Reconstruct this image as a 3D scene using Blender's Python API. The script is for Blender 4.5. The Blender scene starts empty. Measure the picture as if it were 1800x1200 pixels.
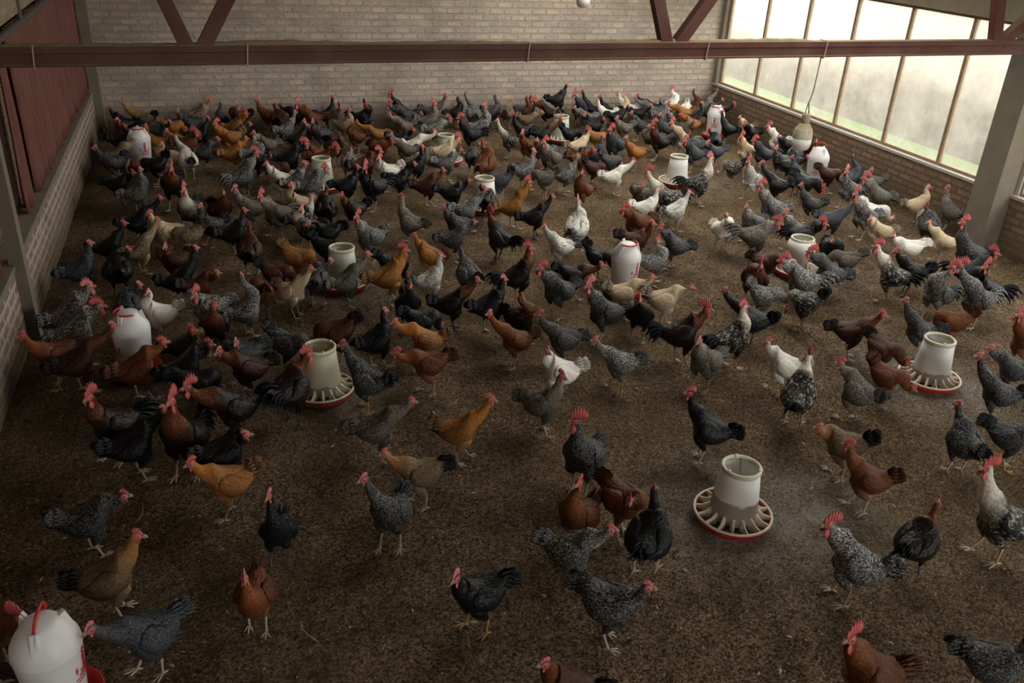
import bpy, bmesh, math, random
import numpy as np
from mathutils import Vector, Matrix
random.seed(7); rng = np.random.default_rng(7)
PI = math.pi
scn = bpy.context.scene
COL = scn.collection

# ------------------------------------------------------------------ camera
CAM_H = 3.0
FPX = 1524.14                      # focal length in pixels for an 1800 px wide frame
RW = np.array([[0.9474201237, -0.1033322868, 0.3028490509],
               [-0.3164479804, -0.4430271725, 0.8388012876],
               [0.0474951035, -0.8905331902, -0.4524321521]])
cam_d = bpy.data.cameras.new('camera'); cam = bpy.data.objects.new('camera', cam_d); COL.objects.link(cam)
m = Matrix.Identity(4)
for i in range(3):
    m[i][0] = RW[i, 0]; m[i][1] = -RW[i, 1]; m[i][2] = -RW[i, 2]
m[2][3] = CAM_H
cam.matrix_world = m
cam_d.sensor_fit = 'HORIZONTAL'; cam_d.sensor_width = 36.0; cam_d.lens = FPX / 1800 * 36
cam_d.clip_start = 0.05; cam_d.clip_end = 200
scn.camera = cam

def ray(px, py):
    r = RW @ np.array([px - 900.0, py - 600.0, FPX]); return r / np.linalg.norm(r)
def at_height(px, py, z=0.0):
    r = ray(px, py); t = (z - CAM_H) / r[2]; return np.array([0, 0, CAM_H]) + r * t
def at_depth(px, py, Y):
    r = ray(px, py); t = Y / r[1]; return np.array([0, 0, CAM_H]) + r * t

# ------------------------------------------------------------------ helpers
def tag(o, label=None, cat=None, group=None, kind=None):
    if label: o['label'] = label
    if cat: o['category'] = cat
    if group: o['group'] = group
    if kind: o['kind'] = kind
    return o
def link(name, me, parent=None, mats=()):
    o = bpy.data.objects.new(name, me); COL.objects.link(o)
    if parent is not None: o.parent = parent
    if mats and me is not None and not me.materials:
        for mm in mats: me.materials.append(mm)
    return o
def empty(name, loc=(0, 0, 0), rz=0.0):
    o = bpy.data.objects.new(name, None); COL.objects.link(o); o.location = loc; o.rotation_euler = (0, 0, rz)
    o.empty_display_size = .05
    return o

class MB:
    """collects vertices, faces, material indices and a per-vertex zone colour"""
    def __init__(s): s.v = []; s.f = []; s.mi = []; s.z = []
    def add(s, vs, fs, mi=0, zone=(0, 0, 0, 0)):
        b = len(s.v); s.v += [tuple(map(float, p)) for p in vs]
        s.f += [tuple(b + i for i in f) for f in fs]; s.mi += [mi] * len(fs)
        if isinstance(zone, tuple): zone = [zone] * len(vs)
        s.z += list(zone)
    def loft(s, rings, mi=0, caps=(True, True), zone=(0, 0, 0, 0)):
        n = len(rings[0]); vs = [p for r in rings for p in r]; fs = []
        for k in range(len(rings) - 1):
            for j in range(n):
                a = k * n + j; b = k * n + (j + 1) % n
                fs.append((a, b, b + n, a + n))
        if isinstance(zone, list): zone = [q for q in zone for _ in range(n)]
        if caps[0]: fs.append(tuple(range(n - 1, -1, -1)))
        if caps[1]: fs.append(tuple((len(rings) - 1) * n + j for j in range(n)))
        s.add(vs, fs, mi, zone)
    def box(s, x0, x1, y0, y1, z0, z1, mi=0):
        vs = [(x, y, z) for x in (x0, x1) for y in (y0, y1) for z in (z0, z1)]
        s.add(vs, [(0, 1, 3, 2), (4, 6, 7, 5), (0, 4, 5, 1), (2, 3, 7, 6), (0, 2, 6, 4), (1, 5, 7, 3)], mi)
    def bar(s, p, q, w, h, up=(0, 0, 1), mi=0):
        p = np.array(p, float); q = np.array(q, float); d = q - p; d /= np.linalg.norm(d)
        up = np.array(up, float); l = np.cross(up, d); l /= np.linalg.norm(l); u = np.cross(d, l)
        r = lambda c: [c + l * w / 2 + u * h / 2, c - l * w / 2 + u * h / 2, c - l * w / 2 - u * h / 2, c + l * w / 2 - u * h / 2]
        s.loft([r(p), r(q)], mi)
    def tube(s, pts, r, n=8, mi=0, zone=(0, 0, 0, 0)):
        pts = [np.array(p, float) for p in pts]; R = r if hasattr(r, '__len__') else [r] * len(pts)
        rings = []
        t0 = pts[1] - pts[0]; t0 /= np.linalg.norm(t0)
        a = np.array([0, 0, 1.0]) if abs(t0[2]) < .9 else np.array([1.0, 0, 0])
        n0 = np.cross(t0, a); n0 /= np.linalg.norm(n0)
        for i, p in enumerate(pts):
            t = pts[min(i + 1, len(pts) - 1)] - pts[max(i - 1, 0)]; t /= np.linalg.norm(t) + 1e-12
            n0 = n0 - t * (n0 @ t); n0 /= np.linalg.norm(n0); b = np.cross(t, n0)
            rings.append([p + R[i] * (n0 * math.cos(q) + b * math.sin(q)) for q in np.arange(n) * 2 * PI / n])
        s.loft(rings, mi, zone=zone)
    def lathe(s, prof, n=32, mi=0, c=(0, 0, 0), closed=False):
        rings = [[(c[0] + r * math.cos(q), c[1] + r * math.sin(q), c[2] + z) for q in np.arange(n) * 2 * PI / n] for r, z in prof]
        if closed: rings.append(rings[0])
        s.loft(rings, mi, caps=(not closed and prof[0][0] > 0, not closed and prof[-1][0] > 0))
    def mesh(s, name, smooth=True, zone=False):
        me = bpy.data.meshes.new(name); me.from_pydata(s.v, [], s.f)
        me.polygons.foreach_set('material_index', s.mi)
        me.polygons.foreach_set('use_smooth', [smooth] * len(s.f))
        if zone:
            a = me.attributes.new('zone', 'FLOAT_COLOR', 'POINT')
            a.data.foreach_set('color', np.array(s.z, np.float32).ravel())
        me.update(); return me
    def build(s, name, mats, parent=None, smooth=False, zone=False):
        return link(name, s.mesh(name, smooth, zone), parent, mats if isinstance(mats, (list, tuple)) else [mats])
def fix_normals(me):
    bm = bmesh.new(); bm.from_mesh(me); bmesh.ops.recalc_face_normals(bm, faces=bm.faces); bm.to_mesh(me); bm.free()

# ------------------------------------------------------------------ materials
class N:
    def __init__(s, name):
        s.m = bpy.data.materials.new(name); s.m.use_nodes = True; s.t = s.m.node_tree; s.t.nodes.clear()
        s.out = s.t.nodes.new('ShaderNodeOutputMaterial')
    def n(s, typ, **kw):
        nd = s.t.nodes.new('ShaderNode' + typ)
        for k, v in kw.items():
            if k.startswith('i_'):
                nd.inputs[k[2:].replace('_', ' ')].default_value = v
            else: setattr(nd, k, v)
        return nd
    def l(s, a, b): s.t.links.new(a, b)
    def setin(s, sock, v):
        if hasattr(v, 'is_linked') or hasattr(v, 'links'): s.l(v, sock)
        elif isinstance(v, (tuple, list)) and len(v) == 3 and sock.type == 'RGBA': sock.default_value = (*v, 1)
        else: sock.default_value = v
    def mix(s, f, a, b, typ='MIX'):
        nd = s.n('MixRGB', blend_type=typ); s.setin(nd.inputs[0], f); s.setin(nd.inputs[1], a); s.setin(nd.inputs[2], b); return nd.outputs[0]
    def math(s, op, a, b=None, clamp=False):
        nd = s.n('Math', operation=op, use_clamp=clamp); s.setin(nd.inputs[0], a)
        if b is not None: s.setin(nd.inputs[1], b)
        return nd.outputs[0]
    def ramp(s, f, stops, interp='LINEAR'):
        nd = s.n('ValToRGB'); cr = nd.color_ramp; cr.interpolation = interp
        while len(cr.elements) < len(stops): cr.elements.new(0.5)
        for e, (p, c) in zip(cr.elements, stops):
            e.position = p; e.color = (*c, 1) if isinstance(c, (tuple, list)) else (c, c, c, 1)
        s.l(f, nd.inputs[0]); return nd.outputs[0]
    def noise(s, vec, scale, detail=4, rough=.55, dist=0.0, out=0):
        nd = s.n('TexNoise'); nd.inputs['Scale'].default_value = scale; nd.inputs['Detail'].default_value = detail
        nd.inputs['Roughness'].default_value = rough; nd.inputs['Distortion'].default_value = dist
        if vec is not None: s.l(vec, nd.inputs['Vector'])
        return nd.outputs[out]
    def mapping(s, vec, scale=(1, 1, 1), rot=(0, 0, 0), loc=(0, 0, 0)):
        nd = s.n('Mapping'); nd.inputs['Scale'].default_value = scale; nd.inputs['Rotation'].default_value = rot; nd.inputs['Location'].default_value = loc
        s.l(vec, nd.inputs[0]); return nd.outputs[0]
    def coord(s, w='Object'): return s.n('TexCoord').outputs[w]
    def bsdf(s, color, rough=.6, bump=None, bstr=.3, bdist=.01, **kw):
        p = s.n('BsdfPrincipled'); s.setin(p.inputs['Base Color'], color); s.setin(p.inputs['Roughness'], rough)
        for k, v in kw.items(): s.setin(p.inputs[k.replace('_', ' ')], v)
        if bump is not None:
            b = s.n('Bump'); b.inputs['Strength'].default_value = bstr; b.inputs['Distance'].default_value = bdist
            s.l(bump, b.inputs['Height']); s.l(b.outputs[0], p.inputs['Normal'])
        return p
    def done(s, sh): s.l(sh.outputs[0] if hasattr(sh, 'outputs') else sh, s.out.inputs[0]); return s.m

def plain(name, c, rough=.5, nscale=0, namt=.25, **kw):
    M = N(name)
    if nscale:
        f = M.noise(M.coord(), nscale)
        col = M.mix(f, tuple(x * (1 - namt) for x in c), tuple(min(1, x * (1 + namt)) for x in c))
        return M.done(M.bsdf(col, rough, f, .2, .004, **kw))
    return M.done(M.bsdf(c, rough, **kw))

def brick_mat(name, axis, c1, c2, mortar, bw=.225, bh=.07, mort=.012, tint=None, dirt=(.10, .08, .05), foot=None):
    M = N(name); P = M.coord()
    sep = M.n('SeparateXYZ'); M.l(P, sep.inputs[0])
    cmb = M.n('CombineXYZ'); M.l(sep.outputs[0 if axis == 'x' else 1], cmb.inputs[0]); M.l(sep.outputs[2], cmb.inputs[1])
    v = cmb.outputs[0]
    wob = M.noise(v, 9, 2, out=1)
    v2 = M.mix(.012, v, wob, 'ADD')
    bt = M.n('TexBrick'); bt.offset = .5; bt.offset_frequency = 2
    bt.inputs['Scale'].default_value = 1.0; bt.inputs['Mortar Size'].default_value = mort; bt.inputs['Mortar Smooth'].default_value = .25
    bt.inputs['Brick Width'].default_value = bw; bt.inputs['Row Height'].default_value = bh; bt.inputs['Bias'].default_value = -.1
    bt.inputs['Color1'].default_value = (*c1, 1); bt.inputs['Color2'].default_value = (*c2, 1); bt.inputs['Mortar'].default_value = (*mortar, 1)
    M.l(v2, bt.inputs['Vector'])
    n1 = M.noise(P, 2.2, 5); n2 = M.noise(P, 30, 4)
    # mortar smeared over many bricks
    sm = M.ramp(M.noise(v, 5.5, 6, .7), [(.46, 0.0), (.62, 1.0)])
    col = M.mix(M.math('MULTIPLY', sm, .5), bt.outputs[0], mortar)
    col = M.mix(.35, col, M.ramp(n2, [(.3, (.25, .25, .25)), (.7, (.75, .75, .75))]), 'OVERLAY')
    col = M.mix(M.math('MULTIPLY', M.ramp(n1, [(.45, 0.0), (.75, 1.0)]), .35), col, dirt)
    if tint: 
        col = M.mix(M.ramp(M.math('MULTIPLY', sep.outputs[2], .4), [(.55, 0.0), (.95, .6)]), col, tint, 'MULTIPLY')
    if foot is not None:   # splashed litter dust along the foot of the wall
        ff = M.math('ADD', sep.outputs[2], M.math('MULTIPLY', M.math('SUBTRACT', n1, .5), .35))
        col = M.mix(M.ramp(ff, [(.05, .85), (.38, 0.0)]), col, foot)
    h = M.math('ADD', M.math('MULTIPLY', bt.outputs[1], -1.0), M.math('MULTIPLY', n2, .5))
    return M.done(M.bsdf(col, .9, h, .7, .02))

def litter_mat():
    M = N('litter'); P = M.coord()
    Pw = M.mix(.02, P, M.noise(P, 14, 3, out=1), 'ADD')
    big = M.noise(P, .55, 3); mid = M.noise(P, 3.2, 5, .6); fine = M.noise(P, 80, 7, .74); vf = M.noise(P, 160, 3, .7)
    vo = M.n('TexVoronoi', feature='F1'); vo.inputs['Scale'].default_value = 88; M.l(Pw, vo.inputs['Vector'])       # crumbs of litter
    sc = M.n('SeparateColor'); M.l(vo.outputs['Color'], sc.inputs[0])
    v2 = M.n('TexVoronoi', feature='F1'); v2.inputs['Scale'].default_value = 30; M.l(Pw, v2.inputs['Vector'])       # clods
    crumb = M.math('SUBTRACT', M.math('MULTIPLY', sc.outputs[0], .22), M.math('MULTIPLY', vo.outputs[0], .20))
    tone = M.math('ADD', M.math('ADD', fine, crumb), M.math('MULTIPLY', M.math('SUBTRACT', .42, v2.outputs[0]), .09))
    col = M.ramp(tone, [(.30, (.030, .0185, .0105)), (.41, (.165, .105, .058)), (.53, (.42, .285, .165)), (.68, (.77, .57, .38))])
    col = M.mix(M.ramp(mid, [(.38, .50), (.62, 0.0)]), col, (.060, .040, .021))
    col = M.mix(M.math('MULTIPLY', M.ramp(big, [(.42, 0.0), (.66, 1.0)]), .25), col, (.36, .25, .13))
    pat = M.n('Attribute', attribute_name='dust')
    col = M.mix(M.math('MULTIPLY', pat.outputs['Fac'], M.ramp(tone, [(.32, .25), (.55, .9)])), col, (.80, .74, .65))
    dark_fac = M.n('Attribute', attribute_name='darker')
    col = M.mix(M.math('MULTIPLY', dark_fac.outputs['Fac'], .6), col, (.035, .022, .011))
    h = M.math('ADD', tone, M.math('MULTIPLY', mid, 1.2))
    return M.done(M.bsdf(col, .95, h, 1.0, .07, Specular_IOR_Level=.12))

WHITE = (.74, .71, .65)
# kind: body1, body2, pattern, neck1, neck2, tail1, tail2, roughness, spec
K = dict(
 b=((.0045, .0045, .005), (.014, .015, .018), 'f', (.005, .005, .006), (.016, .016, .019), (.0045, .005, .007), (.009, .012, .017), .40),
 c=((.005, .0045, .0045), (.020, .011, .008), 'f', (.055, .018, .006), (.15, .052, .016), (.0045, .005, .007), (.010, .014, .02), .40),
 k=((.022, .025, .031), (.085, .093, .11), 'b', (.03, .032, .037), (.10, .105, .118), (.04, .043, .05), (.10, .11, .13), .55),
 g=((.006, .006, .007), (.155, .155, .16), 'b', (.010, .009, .009), (.22, .215, .205), (.006, .006, .007), (.16, .16, .17), .55),
 G=((.017, .017, .018), (.38, .376, .365), 'b', (.04, .038, .036), (.55, .535, .50), (.016, .016, .017), (.50, .50, .49), .6),
 s=((.060, .050, .043), (.24, .215, .185), 'b', (.12, .105, .088), (.38, .34, .28), (.07, .065, .06), (.27, .255, .235), .65),
 e=((.075, .050, .028), (.42, .33, .22), 'b', (.20, .14, .08), (.52, .42, .29), (.05, .035, .022), (.28, .21, .13), .65),
 r=((.078, .022, .007), (.155, .050, .016), 'f', (.125, .037, .010), (.235, .080, .022), (.045, .018, .010), (.14, .05, .02), .55),
 d=((.030, .010, .006), (.078, .024, .012), 'f', (.065, .018, .008), (.14, .042, .014), (.013, .010, .009), (.03, .018, .012), .5),
 o=((.22, .088, .020), (.36, .165, .050), 'f', (.28, .098, .016), (.44, .18, .036), (.15, .075, .03), (.32, .18, .08), .6),
 y=((.50, .375, .23), (.62, .52, .38), 'f', (.50, .36, .20), (.64, .53, .38), (.10, .085, .07), (.42, .34, .24), .65),
 t=((.10, .072, .045), (.24, .155, .075), 'b', (.26, .125, .040), (.38, .20, .07), (.010, .010, .010), (.03, .028, .027), .6),
 w=((.74, .70, .62), (.84, .82, .77), 'f', (.76, .72, .64), (.85, .83, .78), (.74, .71, .64), (.84, .82, .77), .7),
 m=((.70, .68, .63), (.10, .10, .105), 's', (.76, .73, .67), (.30, .29, .28), (.05, .05, .052), (.55, .54, .51), .65),
 n=((.014, .014, .016), (.42, .39, .31), 's', (.50, .46, .36), (.74, .71, .62), (.011, .012, .015), (.05, .055, .06), .5),
)
def feather_mat(code):
    b1, b2, pat, n1, n2, t1, t2, rough = K[code]
    M = N('feathers_' + dict(b='black', c='copper_neck', k='slate', g='dark_barred', G='light_barred', s='grey_brown', e='tan_speckled', r='rust',
          d='mahogany', o='golden', y='cream', t='buff_neck', w='white', m='white_mottled', n='silver_neck')[code])
    P = M.coord(); oi = M.n('ObjectInfo')
    Pq = M.mix(1.0, P, M.math('MULTIPLY', oi.outputs['Random'], 3.0), 'ADD')
    z = M.n('Attribute', attribute_name='zone'); zs = M.n('SeparateColor'); M.l(z.outputs['Color'], zs.inputs[0])
    if pat == 'b':      # barred: short light dashes across every feather
        wv = M.mix(.014, Pq, M.noise(Pq, 22, 2, out=1), 'ADD')
        nb = M.noise(M.mapping(wv, (95, 68, 265)), 1.0, 2.0, .5)
        pf = M.ramp(nb, [(.47, 0.0), (.60, 1.0)])
        pf = M.math('MULTIPLY', pf, M.ramp(M.noise(Pq, 18, 3), [(.3, .6), (.6, 1.0)]))
    elif pat == 's':
        pf = M.ramp(M.noise(M.mapping(Pq, (1, 1.4, 1.6)), 34, 4, .7), [(.52, 0.0), (.62, 1.0)])
    else:
        pf = M.ramp(M.noise(M.mapping(Pq, (.7, 1.6, 1.8)), 42, 4, .65), [(.36, 0.0), (.68, 1.0)])
    nf = M.ramp(M.noise(M.mapping(Pq, (2.0, 2.0, .55)), 70, 3, .6), [(.38, 0.0), (.62, 1.0)]) if pat != 'b' else pf
    body = M.mix(pf, b1, b2); neck = M.mix(nf, n1, n2); tail = M.mix(pf, t1, t2)
    col = M.mix(zs.outputs[0], body, neck); col = M.mix(zs.outputs[1], col, tail)
    if code in 'oytre':    # paler fluff on the belly
        col = M.mix(M.math('MULTIPLY', zs.outputs[2], .6), col, tuple(min(.8, x * 1.7 + .10) for x in b2))
    hs = M.n('HueSaturation'); hs.inputs['Hue'].default_value = .5
    M.l(M.math('ADD', M.math('MULTIPLY', oi.outputs['Random'], .45), .78), hs.inputs['Value']); M.l(col, hs.inputs['Color'])
    vo = M.n('TexVoronoi', feature='F1'); vo.inputs['Scale'].default_value = 62; M.l(M.mapping(Pq, (.6, 1, 1)), vo.inputs['Vector'])
    fine = M.noise(M.mapping(Pq, (1, 1, 1)), 120, 3, .6)
    h = M.math('ADD', M.math('MULTIPLY', vo.outputs[0], -1.2), M.math('MULTIPLY', fine, .5))
    p = M.bsdf(hs.outputs[0], rough, h, .55, .006, Specular_IOR_Level=.22)
    # bare red skin of the face
    skin = M.bsdf(M.mix(M.noise(Pq, 150, 3), (.40, .075, .060), (.62, .21, .18)), .5, fine, .3, .002)
    ms = M.n('MixShader'); M.l(z.outputs['Alpha'], ms.inputs[0]); M.l(p.outputs[0], ms.inputs[1]); M.l(skin.outputs[0], ms.inputs[2])
    return M.done(ms)
FM = {k: feather_mat(k) for k in K}
def comb_mat(name, a, b):
    M = N(name); f = M.noise(M.coord(), 140, 3); oi = M.n('ObjectInfo')
    c = M.mix(f, a, b); 
    return M.done(M.bsdf(c, .45, f, .4, .002, Subsurface_Weight=.08))
COMB_RED = comb_mat('red_comb_skin', (.42, .055, .05), (.58, .14, .125))
COMB_PINK = comb_mat('pink_comb_skin', (.52, .12, .13), (.66, .22, .22))
BEAK = plain('horn_beak', (.34, .25, .16), .45, 60, .3)
SHANK = plain('scaly_shank', (.44, .36, .27), .55, 90, .35)
SHANK_Y = plain('yellow_shank', (.44, .28, .10), .55, 90, .3)
SHANK_D = plain('dark_shank', (.10, .085, .075), .55, 90, .3)
EYE = plain('eye', (.02, .012, .008), .12)

# ------------------------------------------------------------------ chicken
def smooth(a, b, x):
    t = min(1, max(0, (x - a) / (b - a))); return t * t * (3 - 2 * t)
NECK_B = np.array([.098, 0, .285])
XS = .80      # breed build: short-backed, upright
TORSO = [  # dorsal x,z  ventral x,z  half width
 (-.205, .320, -.202, .298, .012), (-.196, .330, -.187, .262, .034), (-.174, .335, -.161, .220, .058), (-.137, .330, -.122, .175, .082),
 (-.088, .319, -.073, .147, .098), (-.034, .311, -.010, .137, .104), (.020, .308, .060, .144, .101)]
TORSO = [(a * XS, b, c * XS, d, e) for a, b, c, d, e in TORSO]
def ring(C, A, L, n):
    return [C + A * math.cos(q) + L * math.sin(q) for q in np.arange(n) * 2 * PI / n]

def chicken_body(H, yaw, hpitch, rooster, plump, tilt, n=20):
    """H: head centre, yaw/hpitch: the way the face points relative to the body; returns the mesh and the head matrix."""
    mb = MB(); rings = []; zones = []
    ct, st = math.cos(tilt), math.sin(tilt)
    def tl(x, z): 
        dx, dz = x + .01, z - .19
        return np.array([-.01 + dx * ct - dz * st, 0, .19 + dx * st + dz * ct])
    for (xd, zd, xv, zv, w) in TORSO:
        D, V = tl(xd, zd), tl(xv, zv); C = (D + V) / 2; A = (D - V) / 2
        rings.append((C, A, np.array([0, w * plump, 0])))
        zones.append((0, smooth(-.10, -.165, xd), smooth(.2, .13, zv) * .8 * smooth(.05, -.08, xd), 0))
    nb = tl(*NECK_B[[0, 2]])
    phi = math.degrees(math.atan2(H[2] - nb[2], math.hypot(H[0] - nb[0], H[1])))
    th8 = math.radians(max(-25, min(46, 1 + .47 * phi))); th7 = th8 * .62 + math.radians(3)
    def tilted(c, th, half, w):
        C = tl(*c); A = np.array([-math.sin(th), 0, math.cos(th)]) * half
        rings.append((C, A, np.array([0, w * plump, 0])))
    tilted((.064, .234), th7, .087, .096); zones.append((.0, 0, 0, 0))
    tilted((.090, .262), th8, .068, .080); zones.append((.25, 0, 0, 0))
    # neck
    f = np.array([math.cos(yaw) * math.cos(hpitch), math.sin(yaw) * math.cos(hpitch), math.sin(hpitch)])
    l = np.array([-math.sin(yaw), math.cos(yaw), 0]); u = np.cross(f, l)
    E = H - f * .013 - u * .020
    B = tl(.098, .274); t0 = np.array([math.cos(th8), 0, math.sin(th8)])
    dv = E - B; dist = np.linalg.norm(dv); dvn = dv / dist
    t1 = dvn * .8 + u * .55 - f * .05; t1 /= np.linalg.norm(t1)
    m0 = t0 * dist * 1.05; m1 = t1 * dist * 1.0
    NS = 8
    rk = 1.28 if rooster else 1.08
    prevn = None
    for k in range(1, NS + 1):
        s = k / NS
        h00 = 2 * s**3 - 3 * s**2 + 1; h10 = s**3 - 2 * s**2 + s; h01 = -2 * s**3 + 3 * s**2; h11 = s**3 - s**2
        P = h00 * B + h10 * m0 + h01 * E + h11 * m1
        T = (6 * s**2 - 6 * s) * B + (3 * s**2 - 4 * s + 1) * m0 + (-6 * s**2 + 6 * s) * E + (3 * s**2 - 2 * s) * m1
        T /= np.linalg.norm(T)
        py = yaw * s; ly = np.array([-math.sin(py), math.cos(py), 0])
        nn = np.cross(T, ly); nn /= np.linalg.norm(nn); L = np.cross(nn, T)
        e = (1 - s) ** 1.75
        rd = (.0235 + .040 * e) * (1 + (rk - 1) * math.sin(PI * min(1, s * 1.15)) ); rw = (.0215 + .050 * e) * (1 + (rk - 1) * math.sin(PI * min(1, s * 1.15)))
        rings.append((P, nn * rd, L * rw * (plump if s < .4 else 1))); zones.append((smooth(.0, .45, s) * .75 + .25, 0, 0, 0))
    def hr(d, v, w, face):
        D = H + f * d[0] + u * d[1]; V = H + f * v[0] + u * v[1]
        rings.append(((D + V) / 2, (D - V) / 2, l * w)); zones.append((1, 0, 0, face))
    hr((-.025, .010), (.005, -.031), .0225, 0); hr((-.017, .021), (.013, -.024), .0225, .35); hr((-.003, .026), (.019, -.017), .0205, 1)
    hr((.013, .022), (.025, -.011), .0165, 1); hr((.025, .012), (.030, -.006), .0115, 1); hr((.031, .006), (.033, -.002), .006, 1)
    pts = [ring(C, A, L, n) for C, A, L in rings]
    # the top of the head keeps its feathers: alpha only below the crown
    zz = []
    for (zr, (C, A, L)) in zip(zones, rings):
        for q in np.arange(n) * 2 * PI / n:
            a = zr[3]
            if a > 0: a *= smooth(.98, .55, math.cos(q))
            zz.append((zr[0], zr[1], zr[2] * smooth(.1, -.6, math.cos(q)), a))
    vs = [p for r in pts for p in r]; fs = []
    for k in range(len(pts) - 1):
        for j in range(n):
            a = k * n + j; b = k * n + (j + 1) % n
            fs.append((a, b, b + n, a + n))
    fs.append(tuple(range(n - 1, -1, -1))); fs.append(tuple((len(pts) - 1) * n + j for j in range(n)))
    mb.add(vs, fs, 0, zz)
    for sgn in (-1, 1):       # eyes
        c = H + f * .010 + u * .006 + l * sgn * .0175
        rr = [[c + .0045 * (f * math.cos(q) * math.sin(p) + u * math.sin(q) * math.sin(p) + l * math.cos(p)) for q in np.arange(8) * PI / 4] for p in (.3, .9, 1.57, 2.2, 2.85)]
        mb.loft(rr, 1, zone=(0, 0, 0, 0))
    me = mb.mesh('body', True, True); fix_normals(me)
    hm = Matrix.Identity(4)
    for i in range(3): hm[i][0], hm[i][1], hm[i][2], hm[i][3] = f[i], l[i], u[i], H[i]
    return me, hm, tl

def comb_mesh(h, ln, spikes):
    """saw-toothed blade over the crown, x forward"""
    mb = MB(); x0, x1 = .026, .026 - ln; n = spikes * 4
    top, bot = [], []
    for i in range(n + 1):
        s = i / n; x = x0 + (x1 - x0) * s
        base = .010 + .020 * math.sin(PI * min(1, s * 1.25) * .55) if s < .8 else .030 - (s - .8) * .02
        env = math.sin(PI * (s * .86 + .10)) ** .8
        k = (i % 4); tooth = [.42, .78, 1.0, .72][k] if 0 < i < n else .25
        top.append((x - h * .35 * s, base + h * env * tooth)); bot.append((x, base - .010))
    th = .0032 + h * .05
    rings = [[(t[0], -th * .45, t[1]), (t[0], th * .45, t[1]), (b[0] * .5 + t[0] * .5, th, b[1] * .6 + t[1] * .4), (b[0], th * 1.5, b[1]), (b[0], -th * 1.5, b[1]), (b[0] * .5 + t[0] * .5, -th, b[1] * .6 + t[1] * .4)] for t, b in zip(top, bot)]
    mb.loft(rings); me = mb.mesh('comb', True); fix_normals(me); return me
COMBS = [comb_mesh(.013, .040, 4), comb_mesh(.026, .050, 5), comb_mesh(.050, .064, 6)]
def wattle_mesh(h):
    mb = MB(); rings = []
    for i, (w, t) in enumerate([(.25, .5), (.7, .9), (1, 1), (.95, 1), (.6, .8), (.15, .4)]):
        z = -h * i / 5; rings.append([(.012 + math.cos(q) * w * h * .36, math.sin(q) * t * .0035, -.012 + z) for q in np.arange(8) * PI / 4])
    mb.loft(rings); me = mb.mesh('wattle', True); fix_normals(me); return me
WATTLES = [wattle_mesh(.014), wattle_mesh(.022), wattle_mesh(.040)]
def beak_mesh():
    mb = MB(); R = lambda x, z, w, h: [(x, w * math.sin(q), z + h * math.cos(q)) for q in np.arange(8) * PI / 4]
    mb.loft([R(.024, .004, .0090, .0075), R(.033, .0035, .0068, .006), R(.040, .001, .0045, .0042), R(.046, -.004, .0014, .002)])
    mb.loft([R(.024, -.005, .007, .004), R(.033, -.006, .005, .003), R(.041, -.0065, .002, .0016)])
    me = mb.mesh('beak', True); fix_normals(me); return me
BEAKM = beak_mesh()
TX = np.array([(r[0] + r[2]) / 2 for r in TORSO] + [.064, .090]); TZ = np.array([(r[1] + r[3]) / 2 for r in TORSO] + [.234, .262])
TH = np.array([(r[1] - r[3]) / 2 for r in TORSO] + [.087, .068]); TW = np.array([r[4] for r in TORSO] + [.096, .080])
def body_y(x, z):
    c, h, w = np.interp(x, TX, TZ), np.interp(x, TX, TH), np.interp(x, TX, TW)
    return w * math.sqrt(max(.02, 1 - min(.98, abs((z - c) / h)) ** 2))
def wing_mesh(s):
    """folded wing lying against the flank"""
    mb = MB(); rings = []; zs = []
    for x, zc, hh, t in [(xx * XS, a_, b_, c_) for xx, a_, b_, c_ in [(.088, .258, .012, .002), (.076, .256, .034, .010), (.040, .250, .050, .017), (-.010, .243, .060, .020), (-.062, .241, .060, .019),
                         (-.112, .248, .049, .016), (-.152, .260, .035, .012), (-.184, .272, .020, .009), (-.206, .280, .006, .004)]]:
        R = []
        for q in np.arange(14) * 2 * PI / 14:
            v = math.cos(q); z = zc + hh * v; out = math.sin(q)
            y = body_y(x, z) + (t * out + .005 if out > 0 else -.006)
            R.append((x + .10 * (zc - z) * .35, s * y, z))
        rings.append(R); zs.append((0, smooth(-.10, -.20, x) * .7, 0, 0))
    mb.loft(rings, zone=zs)
    # three steps of long flight feathers along the lower edge
    for k in range(4):
        x0, z0 = .012 - .028 * k, .205 + .012 * k; pts = []
        for i in range(6):
            x = x0 - .027 * i; z = z0 + .0105 * i + .002 * i * i * .4; pts.append((x, s * (body_y(x, z) + .012 - .001 * i), z))
        rr = []
        for i, p in enumerate(pts):
            w = .013 * (.6 + .4 * math.sin(PI * min(1, i / 5 + .2))) if i < 5 else .003
            rr.append([(p[0], p[1], p[2] + w), (p[0], p[1] + s * .004, p[2]), (p[0], p[1], p[2] - w), (p[0], p[1] - s * .004, p[2])])
        mb.loft(rr, zone=(0, .35, 0, 0))
    me = mb.mesh('wing', True, True); fix_normals(me); return me
WINGS = {s: wing_mesh(s) for s in (-1, 1)}
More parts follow.
